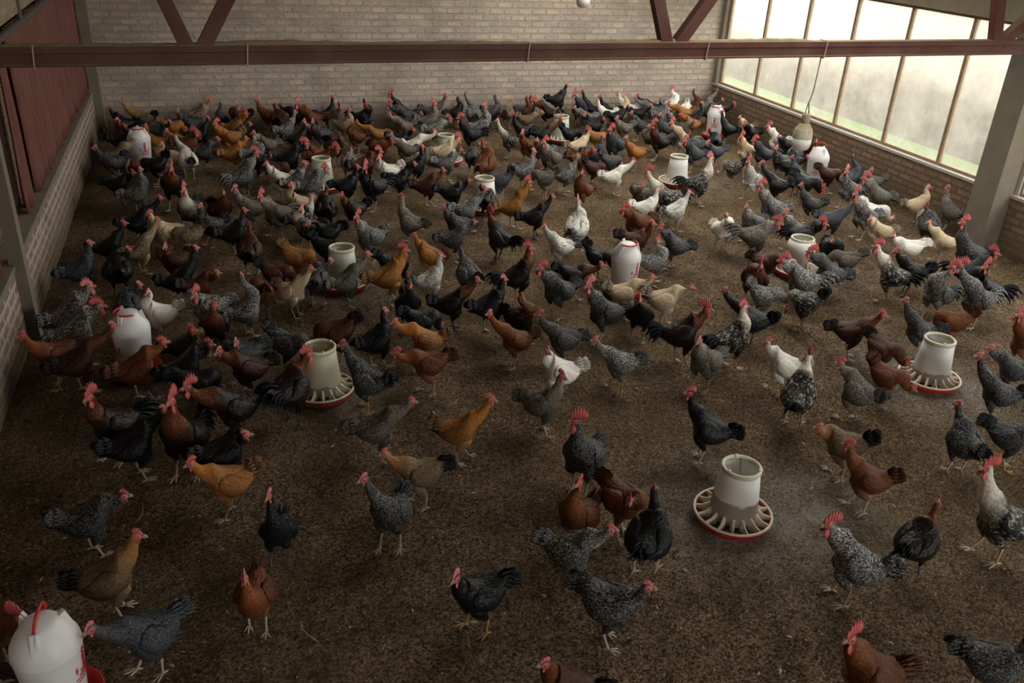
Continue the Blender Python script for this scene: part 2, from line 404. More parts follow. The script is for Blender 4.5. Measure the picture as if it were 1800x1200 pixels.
def blade(mb, p0, ang, ln, w, splay, curl, side, n=7):
    """one tail feather: a thin leaf curved in the upright plane"""
    pts = []; a = ang; p = np.array(p0, float)
    for i in range(n + 1):
        pts.append(p.copy()); p = p + np.array([-math.cos(a) * math.cos(splay), side * math.sin(splay), math.sin(a)]) * ln / n; a += curl / n
    rings = []
    for i, q in enumerate(pts):
        s = i / n; ww = w * (.55 + .45 * math.sin(PI * min(1, s * 1.05 + .12))) * (1 if s < .86 else .62 if s < .99 else .2)
        t = pts[min(i + 1, n)] - pts[max(0, i - 1)]; t /= np.linalg.norm(t)
        up = np.cross(t, [0, 1, 0]); up /= np.linalg.norm(up); ov = np.array([0, side * .0022, 0])
        rings.append([q + up * ww / 2, q + ov * .7 , q - up * ww / 2, q - ov * .7])
    mb.loft(rings, zone=(0, 1, 0, 0))
def tail_mesh(kind):
    mb = MB()
    for side in (-1, 1):
        if kind in ('low', 'mid', 'high'):
            base = dict(low=.10, mid=.42, high=.80)[kind]; k = 6
            for i in range(k):
                s = i / (k - 1); blade(mb, (-.130 - .010 * (1 - s), side * (.022 - .015 * s), .290 + .022 * s), base + s * .50, .072 + .034 * math.sin(PI * (.25 + .6 * s)), .036, .20 * (1 - s) + .05, -.15, side)
            for i in range(4):
                blade(mb, (-.110, side * (.036 - .009 * i), .288 + .008 * i), base - .05 + i * .22, .070, .042,   .20 - .04 * i, -.25, side)
        else:
            for i in range(6):
                s = i / 5; blade(mb, (-.128, side * (.024 - .015 * s), .290 + .022 * s), .35 + s * .60, .105 + .02 * s, .036, .16 * (1 - s) + .05, -.25, side)
            for i, (a, L, c) in enumerate([(1.15, .20, -1.7), (.95, .175, -1.6), (.70, .15, -1.5), (.45, .13, -1.3)]):
                blade(mb, (-.118, side * (.014 + .006 * i), .312 - .007 * i), a, L, .024, .10 + .05 * i, c, side, 10)
    me = mb.mesh('tail', True, True); return me
TAILS = {k: tail_mesh(k) for k in ('low', 'mid', 'high', 'rooster')}
def leg_mesh(s, hgt=1.0):
    mb = MB(); y = .050 * s
    th = [((.010, y * .95, .205), .046), ((.016, y, .172), .043), ((.006, y * 1.04, .140), .032), ((-.012, y * 1.06, .112), .019), ((-.022, y * 1.06, .096), .0105)]
    rings = [[(c[0] + r * 1.12 * math.cos(q), c[1] + r * .85 * math.sin(q), c[2]) for q in np.arange(10) * PI / 5] for c, r in th]
    mb.loft(rings, 0, zone=(0, 0, .6, 0))
    mb.tube([(-.020, y * 1.06, .100), (-.025, y * 1.06, .088), (-.014, y * 1.08, .055), (-.004, y * 1.1, .020), (.000, y * 1.1, .009)], [.0085, .0088, .0068, .0068, .0085], 8, 1)
    for a, L in ((0, .066), (.52, .054), (-.52, .054), (PI, .030)):
        d = np.array([math.cos(a), math.sin(a), 0]); o = np.array([0, y * 1.1, 0])
        mb.tube([o + (0, 0, .010), o + d * L * .4 + (0, 0, .0075), o + d * L * .8 + (0, 0, .006), o + d * L + (0, 0, .0035)], [.0068, .0056, .0046, .0016], 6, 1)
    me = mb.mesh('leg', True, True); fix_normals(me); return me
LEGS = {s: leg_mesh(s) for s in (-1, 1)}

def part(name, me, parent, mats, mtx=None):
    o = bpy.data.objects.new(name, me); COL.objects.link(o); o.parent = parent
    if len(me.materials) == 0:
        for _ in mats: me.materials.append(None)
    for i, mm in enumerate(mats):
        o.material_slots[i].link = 'OBJECT'; o.material_slots[i].material = mm
    if mtx is not None: o.matrix_local = mtx
    return o

CATALOG = """37 1085 20 1128 325 d R|dark brown rooster with red comb standing behind the foremost bottle waterer
160 1105 214 1130 195 k -|slate blue hen with pale face beside the foremost bottle waterer
240 942 205 1012 350 t U|golden-necked bronze hen standing tall behind the slate blue hen
218 876 160 912 5 g -|dark barred hen walking alone near the netted wall, grey-tipped tail behind
430 1017 447 1050 258 r LS|small rust hen facing the viewer alone on bare litter
472 872 488 938 258 b US|plump black hen facing the viewer behind the small rust hen
803 1019 838 1046 205 b L|black hen with long tail, alone on open litter near the lower photo edge
640 842 684 905 246 g U|plump finely barred grey hen with pale face beside the black-tailed buff hen
676 797 735 832 187 t L|buff hen with grey rump and black tail crossing behind plump barred hen
722 706 672 752 0 s U|silver grey hen with pink comb and pale raised tail behind black-tailed buff hen
862 704 815 757 355 o U|golden buff hen walking toward the windows on open litter
336 815 394 848 188 o -|orange buff hen with pale belly and beak open near dark barred hen
1072 931 1015 968 350 G UT|barred hen with yellow legs and upright tail in front of rust pair
1137 1032 1075 1062 350 g L|dark barred hen with serrated comb in front of yellow-legged barred hen
960 1168 988 1212 190 d U|mahogany hen with pale face cut off by the photo's lower edge
1017 849 1028 905 240 r U|rust hen with red face, paler of the pair behind yellow-legged barred hen
1106 884 1085 888 320 r L|rust hen with lowered neck tucked beside the black white-flecked hen
1150 862 1138 938 78 b U|black hen with white fleck on back, tail toward the viewer
1013 741 1022 805 246 g RU180|dark barred rooster with broad red comb behind the rust pair
988 661 962 709 340 s U|barred hen with tan neck in front of the white hen at mid-floor
963 620 975 652 200 w U340|white hen with outstretched tail and turned head at mid-floor
1047 598 1085 638 190 G -|grey barred hen with lifted tail beside the outstretched white hen
1213 692 1237 752 185 b U|black hen with sweeping tail behind the big dust-crusted feeder
1457 922 1490 985 195 G RU|barred rooster with upright pink comb striding on open litter
1495 1122 1518 1180 222 r RU|rust rooster with spiky pink comb cut off by the photo's lower edge
1645 892 1615 950 72 c U|dark hen seen from behind, alone near striding barred rooster
1806 1128 1748 1168 25 g L|dark barred hen cut off by lower corner on the window side
1735 822 1752 912 215 n RU|big pale-necked barred rooster with drooping red comb at the photo's window-side edge
1492 782 1517 840 202 r U|rust hen with red face and pale rump in front of blue-tailed brown hen
1441 764 1480 782 186 t LT|brown-necked hen with dark blue tail behind the rust red-faced hen
1685 716 1693 775 130 g U|dark barred hen with folded wing seen from behind near pale-necked rooster
1822 782 1782 770 355 g -|grey barred hen mostly beyond the photo's window-side edge
1722 627 1748 690 200 g U|tall barred hen before another barred hen on the window side
1742 613 1775 648 190 g -|barred hen half hidden behind the tall barred hen, window side
1792 553 1800 600 215 r RU|rust rooster cut off by the window-side edge of the photo
1600 668 1560 664 350 r P|rust hen with tail to the netting, feeding at tray feeder near window post
1484 645 1502 685 158 s U|grey brown-barred hen with pale nape looking away, near feeding rust hen
1551 554 1510 592 10 d -|reddish brown hen standing behind a feeding mahogany hen
1592 632 1550 608 335 d P|mahogany hen with dark tail feeding behind tray feeder near window post
1592 530 1610 578 197 g U|dark spangled hen between mahogany hens and light rust hen
1638 590 1675 566 190 r P|light rust hen pecking with raised tail behind dark spangled hen
1676 470 1667 522 235 G RU200|barred rooster with twin rooster close behind, near black rooster
1684 462 1697 518 232 G RU200|barred rooster overlapped by its barred twin, near black rooster
1730 472 1726 512 200 b RU|glossy black rooster with bright comb near window post
1741 450 1712 478 20 b RU|black rooster half hidden behind glossy black rooster near window post
1693 392 1697 440 195 g RU|barred rooster with curled tail beside the window post
1542 434 1562 482 190 n RU|silver-necked rooster with dark mottled body and black tail
1576 443 1598 476 195 b -|black hen tucked behind the silver-necked dark mottled rooster
1574 418 1594 437 200 w L|white hen with fanned rump behind the silver-necked mottled rooster
1633 393 1652 424 192 y U|cream hen with square tail on litter beside window wall
1628 362 1633 396 110 g U|barred hen half hidden behind the square-tailed cream hen
1628 339 1616 360 20 y U|tan hen with long neck close to the window wall
1665 332 1674 374 150 s U|pale grey speckled hen seen from behind beside the window post
1521 314 1535 341 190 s RU|grey-brown speckled rooster with fluffy tail along the window wall
1543 306 1553 317 195 s -
1488 303 1488 331 215 G RU
1474 265 1468 304 60 k U|slate hen with tall neck against the window wall
1504 340 1512 380 225 G RU|barred rooster with pale red comb near the window wall
1503 356 1468 386 20 k -
1568 384 1537 373 5 w P
1532 388 1540 406 205 y U
1211 339 1190 371 30 m U|white hen with grey-flecked back seen from behind, near mottled rooster
1277 378 1273 404 305 w U|cream hen with tan neck and white wing alone on open litter
1312 362 1318 390 225 G U
1337 326 1351 362 195 G RU|big barred rooster with white-edged fanned tail
1315 284 1322 316 232 m RU|white speckled rooster with large red comb near bottle waterer
1361 394 1333 415 12 s R|grey-brown rooster with red comb behind mottled brown rooster
1381 376 1393 404 205 G U
1438 403 1418 414 10 b R
1461 424 1464 440 290 b -
1409 326 1421 358 190 g U|barred hen with pink face and square tail on bare litter
1339 288 1362 325 165 b -
1393 278 1400 313 100 k U
1418 278 1410 293 15 b -
1404 262 1400 272 80 k -
1439 319 1418 322 345 b RP|black rooster with scarlet comb pecking under the bulb waterer
1470 300 1449 298 5 d P
1365 264 1371 283 215 g -
1351 223 1363 247 190 w RU|white rooster with pink comb beside the window wall
1435 248 1437 268 265 d U
1371 246 1383 254 200 b -
1304 242 1310 264 215 y RU|cream rooster with red comb on pale litter near window wall
1326 247 1335 269 205 k RU
1311 219 1316 234 215 b U
1301 207 1303 224 215 y U
1317 186 1311 197 20 b U
1292 172 1286 191 20 k U
1267 158 1267 174 92 G U
1269 198 1272 222 165 b U
1250 234 1256 250 95 b -
1262 303 1288 296 165 n P|cream and black mottled hen pecking with fluffy rump
1250 279 1232 322 18 n RU|black-bodied rooster with cream neck and pink comb beside tub feeder
1138 303 1162 345 192 n R|mottled brown rooster with deep red comb in front of tub feeder
1125 332 1132 346 205 s -
1156 335 1138 366 12 w U|white hen with raised tail behind the vivid rust hen
1097 371 1115 390 210 r R|vivid rust hen with white wing patch
1113 284 1083 311 10 w U|tall white hen striding beyond the vivid rust hen
1142 399 1122 424 5 d -|light brown hen behind the open-floor bottle waterer
1162 402 1178 430 192 g U|dark barred hen alone on litter beyond brown hen
1147 443 1142 466 20 G U
1078 462 1056 455 340 b P
1056 466 1010 484 8 c L|long black hen with brown neck behind open-floor bottle waterer
950 472 976 510 222 g RU|dark barred rooster with pink comb and drooping wing
957 398 980 432 195 m U|white hen with black-flecked upright tail
1017 359 1015 398 75 m RU|grey and white mottled rooster seen from behind, pink comb
970 346 944 381 15 b U|black hen with low tail behind the black-flecked white hen
929 320 906 362 20 o RU|golden rooster with barred breast and red comb
1023 303 1022 334 230 r U|small rust-brown hen facing the viewer beside tall grey hen
1015 275 996 308 15 G U|pale grey barred hen with lavender tail, tall pose
938 300 957 314 165 s P
938 267 925 300 30 G U
957 251 966 277 215 s RU
945 248 950 264 205 G U
919 237 925 258 205 r U
848 255 855 286 70 r RU
838 262 832 278 95 g -
860 318 878 318 180 k P|slate mottled hen with its head in the mid-shed feeder
809 264 789 287 10 G U
778 300 754 327 10 d U|brown hen with long pale legs alone in a gap
822 318 798 340 10 b -
852 334 822 370 20 G -|blue-grey barred hen reaching toward the mid-shed feeder
782 367 800 394 190 g -
853 338 857 354 80 b -
705 348 717 390 155 s U|grey-brown barred hen with pale nape in a gap of litter
833 391 802 420 15 g U|dark speckled hen with long tail on litter in mid-floor
860 373 875 416 140 c RU|black rooster with red comb near the mid-shed feeder, seen from behind
736 424 750 448 165 o U
772 459 750 490 20 m U|white hen with grey-washed wing in mid-floor
709 442 672 483 15 o RU|orange rooster with upright pink comb
690 478 663 465 355 b P
627 381 645 416 215 G RU|barred rooster with red comb alone near black hens
646 448 620 496 30 s U|silver speckled hen beside the tub feeder under black hen
546 473 530 510 320 y U|cream white hen with tan back standing on open floor
585 470 565 497 80 g -
512 478 488 484 345 d P
560 475 527 455 335 o P|orange hen bending down behind the cream white hen
546 418 572 410 185 b L
612 455 575 437 345 b P|big black hen leaning into a tub feeder
548 350 536 384 25 n U
530 373 533 398 190 n U
512 328 518 356 200 y U|pale cream hen with grey-streaked neck
458 345 480 374 208 s RU|brown barred rooster with pink-red comb
413 333 437 366 190 s -
392 338 390 370 305 d U
428 372 404 408 22 b U
438 402 440 440 80 d U
354 364 365 395 200 g U
281 379 248 440 25 e U|tall tan speckled hen near black hens along the netted wall
263 377 302 411 185 y -|dark buff hen behind the tall tan speckled hen
287 343 245 390 18 b U
248 309 246 338 15 G U
228 306 213 325 350 b -
217 393 198 433 12 b U|black hen with brown comb beside the netted wall
222 470 207 476 88 b -|round black hen seen from behind below the black netted-wall hen
154 439 131 475 22 k U|blue-grey hen with brown neck against the netted wall
288 438 300 457 190 d -
310 420 335 412 180 e P
343 437 320 494 12 b U|glossy blue-black hen with tall neck
323 334 334 372 230 n R
301 297 304 326 222 c R
308 240 322 280 95 m U|silver white hen seen from behind near netted corner
286 258 298 278 190 y -
294 231 322 251 190 o -
257 224 267 250 200 o U
292 221 282 238 15 b -
194 193 197 214 178 b U
210 176 245 204 185 t -|large golden-necked dark hen standing highest in the netted back corner
196 229 198 244 15 d -
221 229 214 248 15 b -
211 222 205 238 20 d -
168 260 186 282 192 g -|barred hen against the netted wall in its back corner
235 246 225 272 45 e U
262 286 272 291 180 b P
315 198 326 219 205 g U
314 212 304 224 10 o P
366 181 351 204 20 e R
363 213 355 236 20 b U
342 238 336 252 15 r R
381 220 398 240 200 o R
382 245 363 267 20 g U
387 182 395 202 110 k -
423 205 418 222 10 o RU
433 224 420 240 20 k -
416 190 437 201 185 d -
451 177 471 200 185 r -
482 185 486 202 80 d -
493 188 501 202 150 b -
522 182 538 204 195 r RU|rust rooster with big red comb against the back wall
518 198 506 228 32 G U
585 172 569 192 10 b U|black hen standing tall in profile against the back wall
597 190 587 211 285 s RU
535 223 524 246 20 b -
551 218 562 236 200 g -
535 216 543 230 205 s -
449 236 463 254 200 s U
427 248 416 270 20 o U
443 251 448 272 30 G -
450 267 432 308 30 G RU
475 274 470 290 300 k -
505 292 486 296 350 d P
539 256 549 274 190 r R
585 282 560 285 0 r R
537 274 526 282 20 b R
598 242 588 260 300 b -
473 293 486 314 190 w U|white hen with buff body beyond cream hen
535 290 522 320 30 G U
567 303 556 326 25 G RU
574 332 579 367 95 c U
603 346 611 368 200 c -
627 295 606 326 20 b -
642 295 652 328 210 b R
616 292 610 288 85 G -
653 274 638 290 30 d R
667 283 678 301 195 w -|white hen crouching in front of rust hens
741 263 734 292 20 b U
728 289 703 318 20 b -
618 218 628 240 190 r -
626 214 654 238 185 o -|vivid orange buff hen at the back
643 186 642 206 330 b RU
614 197 608 220 350 e U
686 164 700 190 190 b RU
683 186 710 204 190 g R
685 202 704 222 200 s U
786 166 748 184 10 g -
803 172 797 194 20 b U
763 197 750 213 20 s R
790 209 767 229 28 G R
737 208 727 217 20 g -
770 233 742 257 10 w U|white hen with raised tail in the crowd before back wall
688 237 702 262 190 s U
690 258 674 262 310 r -
719 237 706 246 15 b -
807 208 824 236 192 b R
799 248 783 268 20 y R
818 166 827 200 95 G U
867 168 848 182 20 g -
893 160 893 175 340 d U
897 181 893 200 80 e -
937 180 950 194 190 c RU
928 172 912 186 15 k -
995 152 983 175 20 b UF|slate black hen perched on a tub feeder rim, highest bird at back
1001 165 1009 182 275 k RU
1022 158 1029 184 180 b U
854 202 850 222 20 G RU
874 212 893 248 205 n U|silver-necked dark hen with broad brown body
954 212 930 212 0 e -
902 202 918 232 190 b -
986 210 962 236 20 c U
1030 244 1003 238 0 b P
1035 233 1020 257 20 y U
1033 268 1026 282 20 r -
1011 199 1026 206 185 G -
1029 210 1038 218 200 b -
1060 246 1044 242 0 o P
1057 249 1048 270 20 k U
1090 288 1066 284 15 g P
1060 302 1044 297 0 d P
1073 228 1078 254 225 k RU
1056 212 1046 220 20 b -
1051 178 1064 198 190 w -
1087 165 1107 189 190 w U|white hen in profile against the back wall
1075 158 1071 174 10 y U
1055 170 1058 184 190 b -
1101 190 1086 206 20 b -
1105 168 1109 180 190 b -
1117 172 1120 186 180 G U
1139 192 1126 194 10 b -
1113 202 1121 220 190 g U
1086 212 1094 226 205 s -
1151 174 1150 194 40 G U
1158 152 1157 166 80 d U
1179 162 1170 177 20 w RU
1202 204 1201 192 270 w P
1175 184 1183 194 190 o -
1175 198 1172 212 300 G -
1181 216 1196 246 205 y RU|cream rooster with pink comb behind the tub feeder
1161 206 1168 226 190 g -
1149 218 1156 248 205 c RU
1138 228 1142 244 185 s -
1101 244 1115 268 190 o -|salmon and white hen with orange back
1206 252 1214 268 205 k RU
1215 240 1203 226 335 s -
1233 189 1226 208 20 b U
1202 206 1212 218 190 o -
1245 254 1252 268 205 k -
1240 262 1228 258 0 g P
286 602 250 648 15 r U|rust brown hen in front of the waterer by netting post
335 587 318 606 15 c -
367 606 335 645 18 b U
386 618 417 654 195 d U|reddish mahogany hen with red comb beside black hens
375 538 375 572 262 c U350
422 486 406 537 30 G U|tall light barred hen seen in profile near rust hen
460 500 449 518 105 r P|rust and black hen bending away behind the tall light barred hen
343 523 357 542 200 G R
261 521 298 560 190 w U|white hen behind the waterer by netting post
238 528 235 540 85 g -
157 505 128 552 20 G RU|rear one of two barred roosters by the netted wall
171 546 138 596 20 G RU|front one of two barred roosters by the netted wall
203 569 185 607 15 d U|dark rust hen between barred rooster and bottle waterer
40 591 60 630 205 r -|ruffled rust hen against the netted wall
373 489 352 506 20 d -
335 660 358 668 0 b P
440 612 422 622 200 k -
157 698 190 748 202 c RU|brown-necked rooster with tall ragged pink comb near the netted wall
285 722 254 780 15 b U|all-black hen in front of brown-necked rooster
300 705 326 760 238 c RU|glossy rust and black rooster, tail hidden by black hens
330 681 388 726 195 c R|black rooster with rust back and dark blue tail
423 766 398 796 20 b -|black hen behind the orange buff hen
541 624 513 684 60 c R|black and rust hen seen from behind at the yellowed feeder
545 640 501 608 335 g P|black spangled hen feeding behind the yellowed feeder
548 598 590 586 188 d P|mahogany hen with lowered head behind the yellowed feeder
604 606 627 662 150 g U180|dark barred hen looking aside in front of yellowed feeder
675 550 666 598 35 b U|upright black hen beyond the yellowed feeder
695 567 740 598 186 o U|buff orange hen with pale raised tail
697 626 750 640 186 r L|fluffy rust brown hen in front of the buff orange hen
770 570 742 566 5 b P|black hen bent low behind the buff orange hen
721 502 718 536 285 b U
838 493 808 538 8 c U|black hen with brown neck in profile at mid-floor
885 493 867 540 30 b U
930 440 916 484 20 c RU
910 521 908 555 325 c U
813 447 822 482 120 g U
861 552 900 598 205 r U|glossy orange-rust hen standing tall at mid-floor
948 554 985 596 193 g -|dark barred hen with tail beside the glossy orange-rust hen
1035 502 1056 548 212 g RU|grey spangled rooster with curled tail plumes
1146 488 1102 516 8 y -|cream hen with dark tail in front of open-floor waterer
1125 527 1125 556 275 b U|small black hen facing the viewer before the cream hen
1214 507 1172 528 8 y -|buff tan hen walking toward the windows near black hen
1240 546 1207 586 14 c RU|black rooster with brown neck and blue-black tail
1229 600 1236 635 235 s U|small dark grey speckled hen before brown-necked black rooster
1308 543 1290 594 42 n RU|cream-necked rooster with white and black body
1349 604 1370 640 192 w U|white hen with black neck streaks
1420 624 1405 690 62 n RU|cream and black rooster seen from behind beside streak-necked white hen
1273 511 1318 562 172 b -|black hen half hidden behind the cream-necked rooster
1398 508 1348 522 8 G P|silver barred hen bending its head low
1337 468 1325 492 245 d RU
1375 470 1350 464 335 d -
1372 475 1402 490 188 G R
1385 545 1410 532 165 n P|black hen with gold-laced feathers pecking, tail up
1425 443 1450 478 198 g RU|barred rooster with pink comb beside the round-rimmed feeder
1440 460 1484 455 186 s P"""
BIRDS = []
for ln in CATALOG.strip().splitlines():
    a, _, lab = ln.partition('|'); t = a.split()
    fl = t[6]; b = dict(hp=(float(t[0]), float(t[1])), bp=(float(t[2]), float(t[3])), h=float(t[4]), k=t[5], R='R' in fl, P='P' in fl, U='U' in fl, L='L' in fl, T='T' in fl, F='F' in fl, label=lab.strip())
    dg = ''.join(c for c in fl if c.isdigit()); b['look'] = float(dg) if dg else None
    b['s'] = (1.13 if b['R'] else 1.0) * random.uniform(.96, 1.05) * .98 * (.86 if 'S' in fl else 1)
    BIRDS.append(b)
# ------------------------------------------------------------------ room data (used by the birds too)
ROOM_X0, ROOM_X1, ROOM_Y0, ROOM_Y1 = -1.4, 7.7, -5.0, 12.5
FEEDERS = [  # centre of the foot in the picture, label, short name, crust
 (1286, 908, 'big feeder with dust-crusted white tub and red tray on open litter', 'the big dust-crusted feeder', .55),
 (1631, 668, 'white tub feeder in red tray with rust hen feeding at its netting side', 'tray feeder near window post', .35),
 (566, 688, 'yellowed tub feeder in orange tray among black and mahogany hens', 'the yellowed feeder', .3),
 (1399, 478, 'wide-mouthed white feeder behind brown and silver roosters', 'the round-rimmed feeder', .1),
 (850, 366, 'slim white feeder in red tray with slate hen leaning in', 'the mid-shed feeder', .15),
 (1188, 322, 'white tub feeder beside black-bodied rooster, window side of mid-shed', 'tub feeder beside black-bodied rooster', .1),
 (603, 500, 'pale tub feeder with big black hen leaning over its rim', 'tub feeder under black hen', .1),
 (567, 330, 'white tub feeder half hidden behind a red-combed barred rooster', 'the half-hidden tub feeder', .1),
 (783, 284, 'small white tub feeder behind the white hen near back wall', 'tub feeder behind white hen', .1),
 (984, 246, 'white tub feeder with slate black hen perched on rim', 'the perched hen\'s feeder', .1),
]
WATERERS = [
 (108, 1236, 'foremost white bottle waterer with red handle, cut off by lower photo edge', 'the foremost bottle waterer', -.17),
 (241, 652, 'white bottle waterer with red handle near the netting post', 'the waterer by netting post', -2.67),
 (1094, 512, 'white bottle waterer with red print among black hens on open floor', 'the open-floor bottle waterer', -1.08),
 (1253, 240, 'tall white bottle waterer on red tray in the window-wall corner', 'waterer in window-wall corner', -2.2),
 (1430, 322, 'white bottle waterer with red handle up, under the hanging bulb', 'the waterer under the bulb', -2.15),
 (251, 292, 'white bottle waterer in the netted back corner', 'the waterer in netted corner', -1.06),
]
OBST = []; ANCHORS = []
for px, py, lab, nm, cr in FEEDERS:
    p = at_height(px, py, .02); OBST.append((p[0], p[1], .215)); ANCHORS.append((nm, p[0], p[1]))
for px, py, lab, nm, rt in WATERERS:
    p = at_height(px, py, .02); OBST.append((p[0], p[1], .19)); ANCHORS.append((nm, p[0], p[1]))
OBST += [(7.6, 6.65, .17), (-1.33, 6.4, .12)]
PERCH_Z = .385
pp = at_height(984, 246, .02); 
for b in BIRDS:
    if b['F']: PERCH_XY = (pp[0] + .0, pp[1] - .0)
# ---- where each bird stands
NAR = .88        # the flock is lean: narrower and shorter than tall
for b in BIRDS:
    zc = .225 * b['s'] + (PERCH_Z if b['F'] else 0)
    g = at_height(*b['bp'], zc); b['g'] = g[:2].copy()
    az = math.atan2(g[1], g[0])                       # direction the camera looks at this bird
    b['az'] = az; b['rz'] = az - PI / 2 + math.radians(b['h'])
def head_gap(b, h):
    rz = b['az'] - PI / 2 + math.radians(h); s = b['s']; df = (.125, .44)
    W = np.array([b['g'][0] + math.cos(rz) * df[0] * s * NAR, b['g'][1] + math.sin(rz) * df[0] * s * NAR, df[1] * s + (PERCH_Z if b['F'] else 0)])
    o = np.array([0, 0, CAM_H]); r = ray(*b['hp']); Q = o + r * ((W - o) @ r); return np.linalg.norm(Q - W)
for b in BIRDS:                                         # turn each bird a little so that its neck reaches towards its head
    if not b['P']:
        b['h2'] = min((b['h'] + k for k in range(-40, 41, 4)), key=lambda h: head_gap(b, h) + .0016 * abs(h - b['h'])); b['rz'] = b['az'] - PI / 2 + math.radians(b['h2'])
    else: b['h2'] = b['h']
NBD = len(BIRDS)
G = np.array([b['g'] for b in BIRDS]); DR = np.array([[math.cos(b['rz']), math.sin(b['rz'])] for b in BIRDS]); SC = np.array([b['s'] * NAR for b in BIRDS])
PK = np.array([b['P'] for b in BIRDS]); FX = np.array([b['F'] for b in BIRDS])
OFF = np.array([-.22, -.155, -.085, 0, .075, .15]); RAD = np.array([.03, .075, .10, .105, .095, .04])
KO = len(OFF); qa, qb = np.meshgrid(np.arange(KO), np.arange(KO), indexing='ij'); qa = qa.ravel(); qb = qb.ravel()
for it in range(260):
    if it % 8 == 0:
        dd = np.hypot(G[:, None, 0] - G[None, :, 0], G[:, None, 1] - G[None, :, 1]); A_, B_ = np.nonzero((dd < .75) & ~np.eye(NBD, dtype=bool))
        IA = (A_[:, None] * KO + qa).ravel(); IB = (B_[:, None] * KO + qb).ravel(); rr_ = (RAD[qa][None] * SC[A_][:, None] + RAD[qb][None] * SC[B_][:, None]).ravel()
    pts = (G[:, None, :] + DR[:, None, :] * (OFF[None, :, None] * SC[:, None, None])).reshape(-1, 2); mv = np.zeros((NBD, 2))
    d = pts[IA] - pts[IB]; dist = np.hypot(d[:, 0], d[:, 1]) + 1e-9; k = dist < rr_
    f = d[k] / dist[k][:, None] * (rr_[k] - dist[k])[:, None] * .20
    np.add.at(mv, IA[k] // KO, f)
    for ox, oy, orad in OBST:
        for o in (-.12, .05):
            dd = G + DR * o * SC[:, None] - np.array([ox, oy]); L = np.linalg.norm(dd, axis=1) + 1e-9
            k = np.maximum(0, orad + .11 - L) * .5; mv += dd / L[:, None] * k[:, None]
    mv[FX] = 0; G = G + np.clip(mv, -.04, .04)
    for o in (-.27, .22, 0):
        e = G + DR * o * SC[:, None]; mg = .19 if o == 0 else .11
        G[:, 0] += np.maximum(0, ROOM_X0 + mg - e[:, 0]) - np.maximum(0, e[:, 0] - ROOM_X1 + mg); G[:, 1] -= np.maximum(0, e[:, 1] - ROOM_Y1 + mg)
for i, b in enumerate(BIRDS): b['g'] = G[i]

# ---- labels
PLUME = dict(b='black', c='brown-necked black', k='slate grey', g='dark barred', G='pale barred', s='grey-brown', e='tan speckled', r='rust', d='mahogany',
             o='golden', y='cream', t='buff-necked', w='white', m='white mottled', n='silver-necked')
ORD = ['', 'second', 'third', 'fourth', 'fifth', 'sixth', 'seventh', 'eighth', 'ninth', 'tenth']
def facing(h):
    h %= 360
    return 'facing the windows' if h <= 45 or h > 315 else 'facing back wall' if h <= 135 else 'facing the netting' if h <= 225 else 'facing the viewer'
groups = {}
for b in BIRDS:
    if b['label']: continue
    best = min(((math.hypot(b['g'][0] - x, b['g'][1] - y), nm, x, y) for nm, x, y in ANCHORS))
    dist, nm, ax, ay = best
    az = math.atan2(ay, ax); dx, dy = b['g'][0] - ax, b['g'][1] - ay
    rad = dx * math.cos(az) + dy * math.sin(az); lat = dx * math.sin(az) - dy * math.cos(az)
    if abs(lat) > abs(rad): rel = 'on the window side of' if lat > 0 else 'on the netting side of'
    else: rel = 'behind' if rad > 0 else 'in front of'
    if b['g'][1] > ROOM_Y1 - .55 and dist > .8: nm, rel, dist = 'back wall', 'along the', b['g'][0] - ROOM_X0
    sex = 'rooster' if b['R'] else 'hen'
    key = (PLUME[b['k']], sex, 'pecking' if b['P'] else facing(b['h2']), rel, nm)
    groups.setdefault(key, []).append((dist, id(b), b))
for (pl, sex, fc, rel, nm), v in groups.items():
    v.sort(key=lambda q: q[0])
    for i, (_, _, b) in enumerate(v):
        w = [pl, sex] + fc.split()
        if nm == 'back wall':
            w += ['along', 'the', 'back', 'wall'] + (['%s' % ORD[i], 'from', 'netted', 'corner'] if len(v) > 1 and i else [])
            if len(v) > 1 and i == 0: w += ['by', 'the', 'netted', 'corner'] if b['g'][0] < .5 else ['first', 'from', 'netting']
        else:
            w += ([ORD[i], 'one'] if i else []) + rel.split() + nm.split()
        if len(w) > 16: w = [q for q in w if q not in ('the', 'one')]
        s_ = ' '.join(w)
        b['label'] = s_

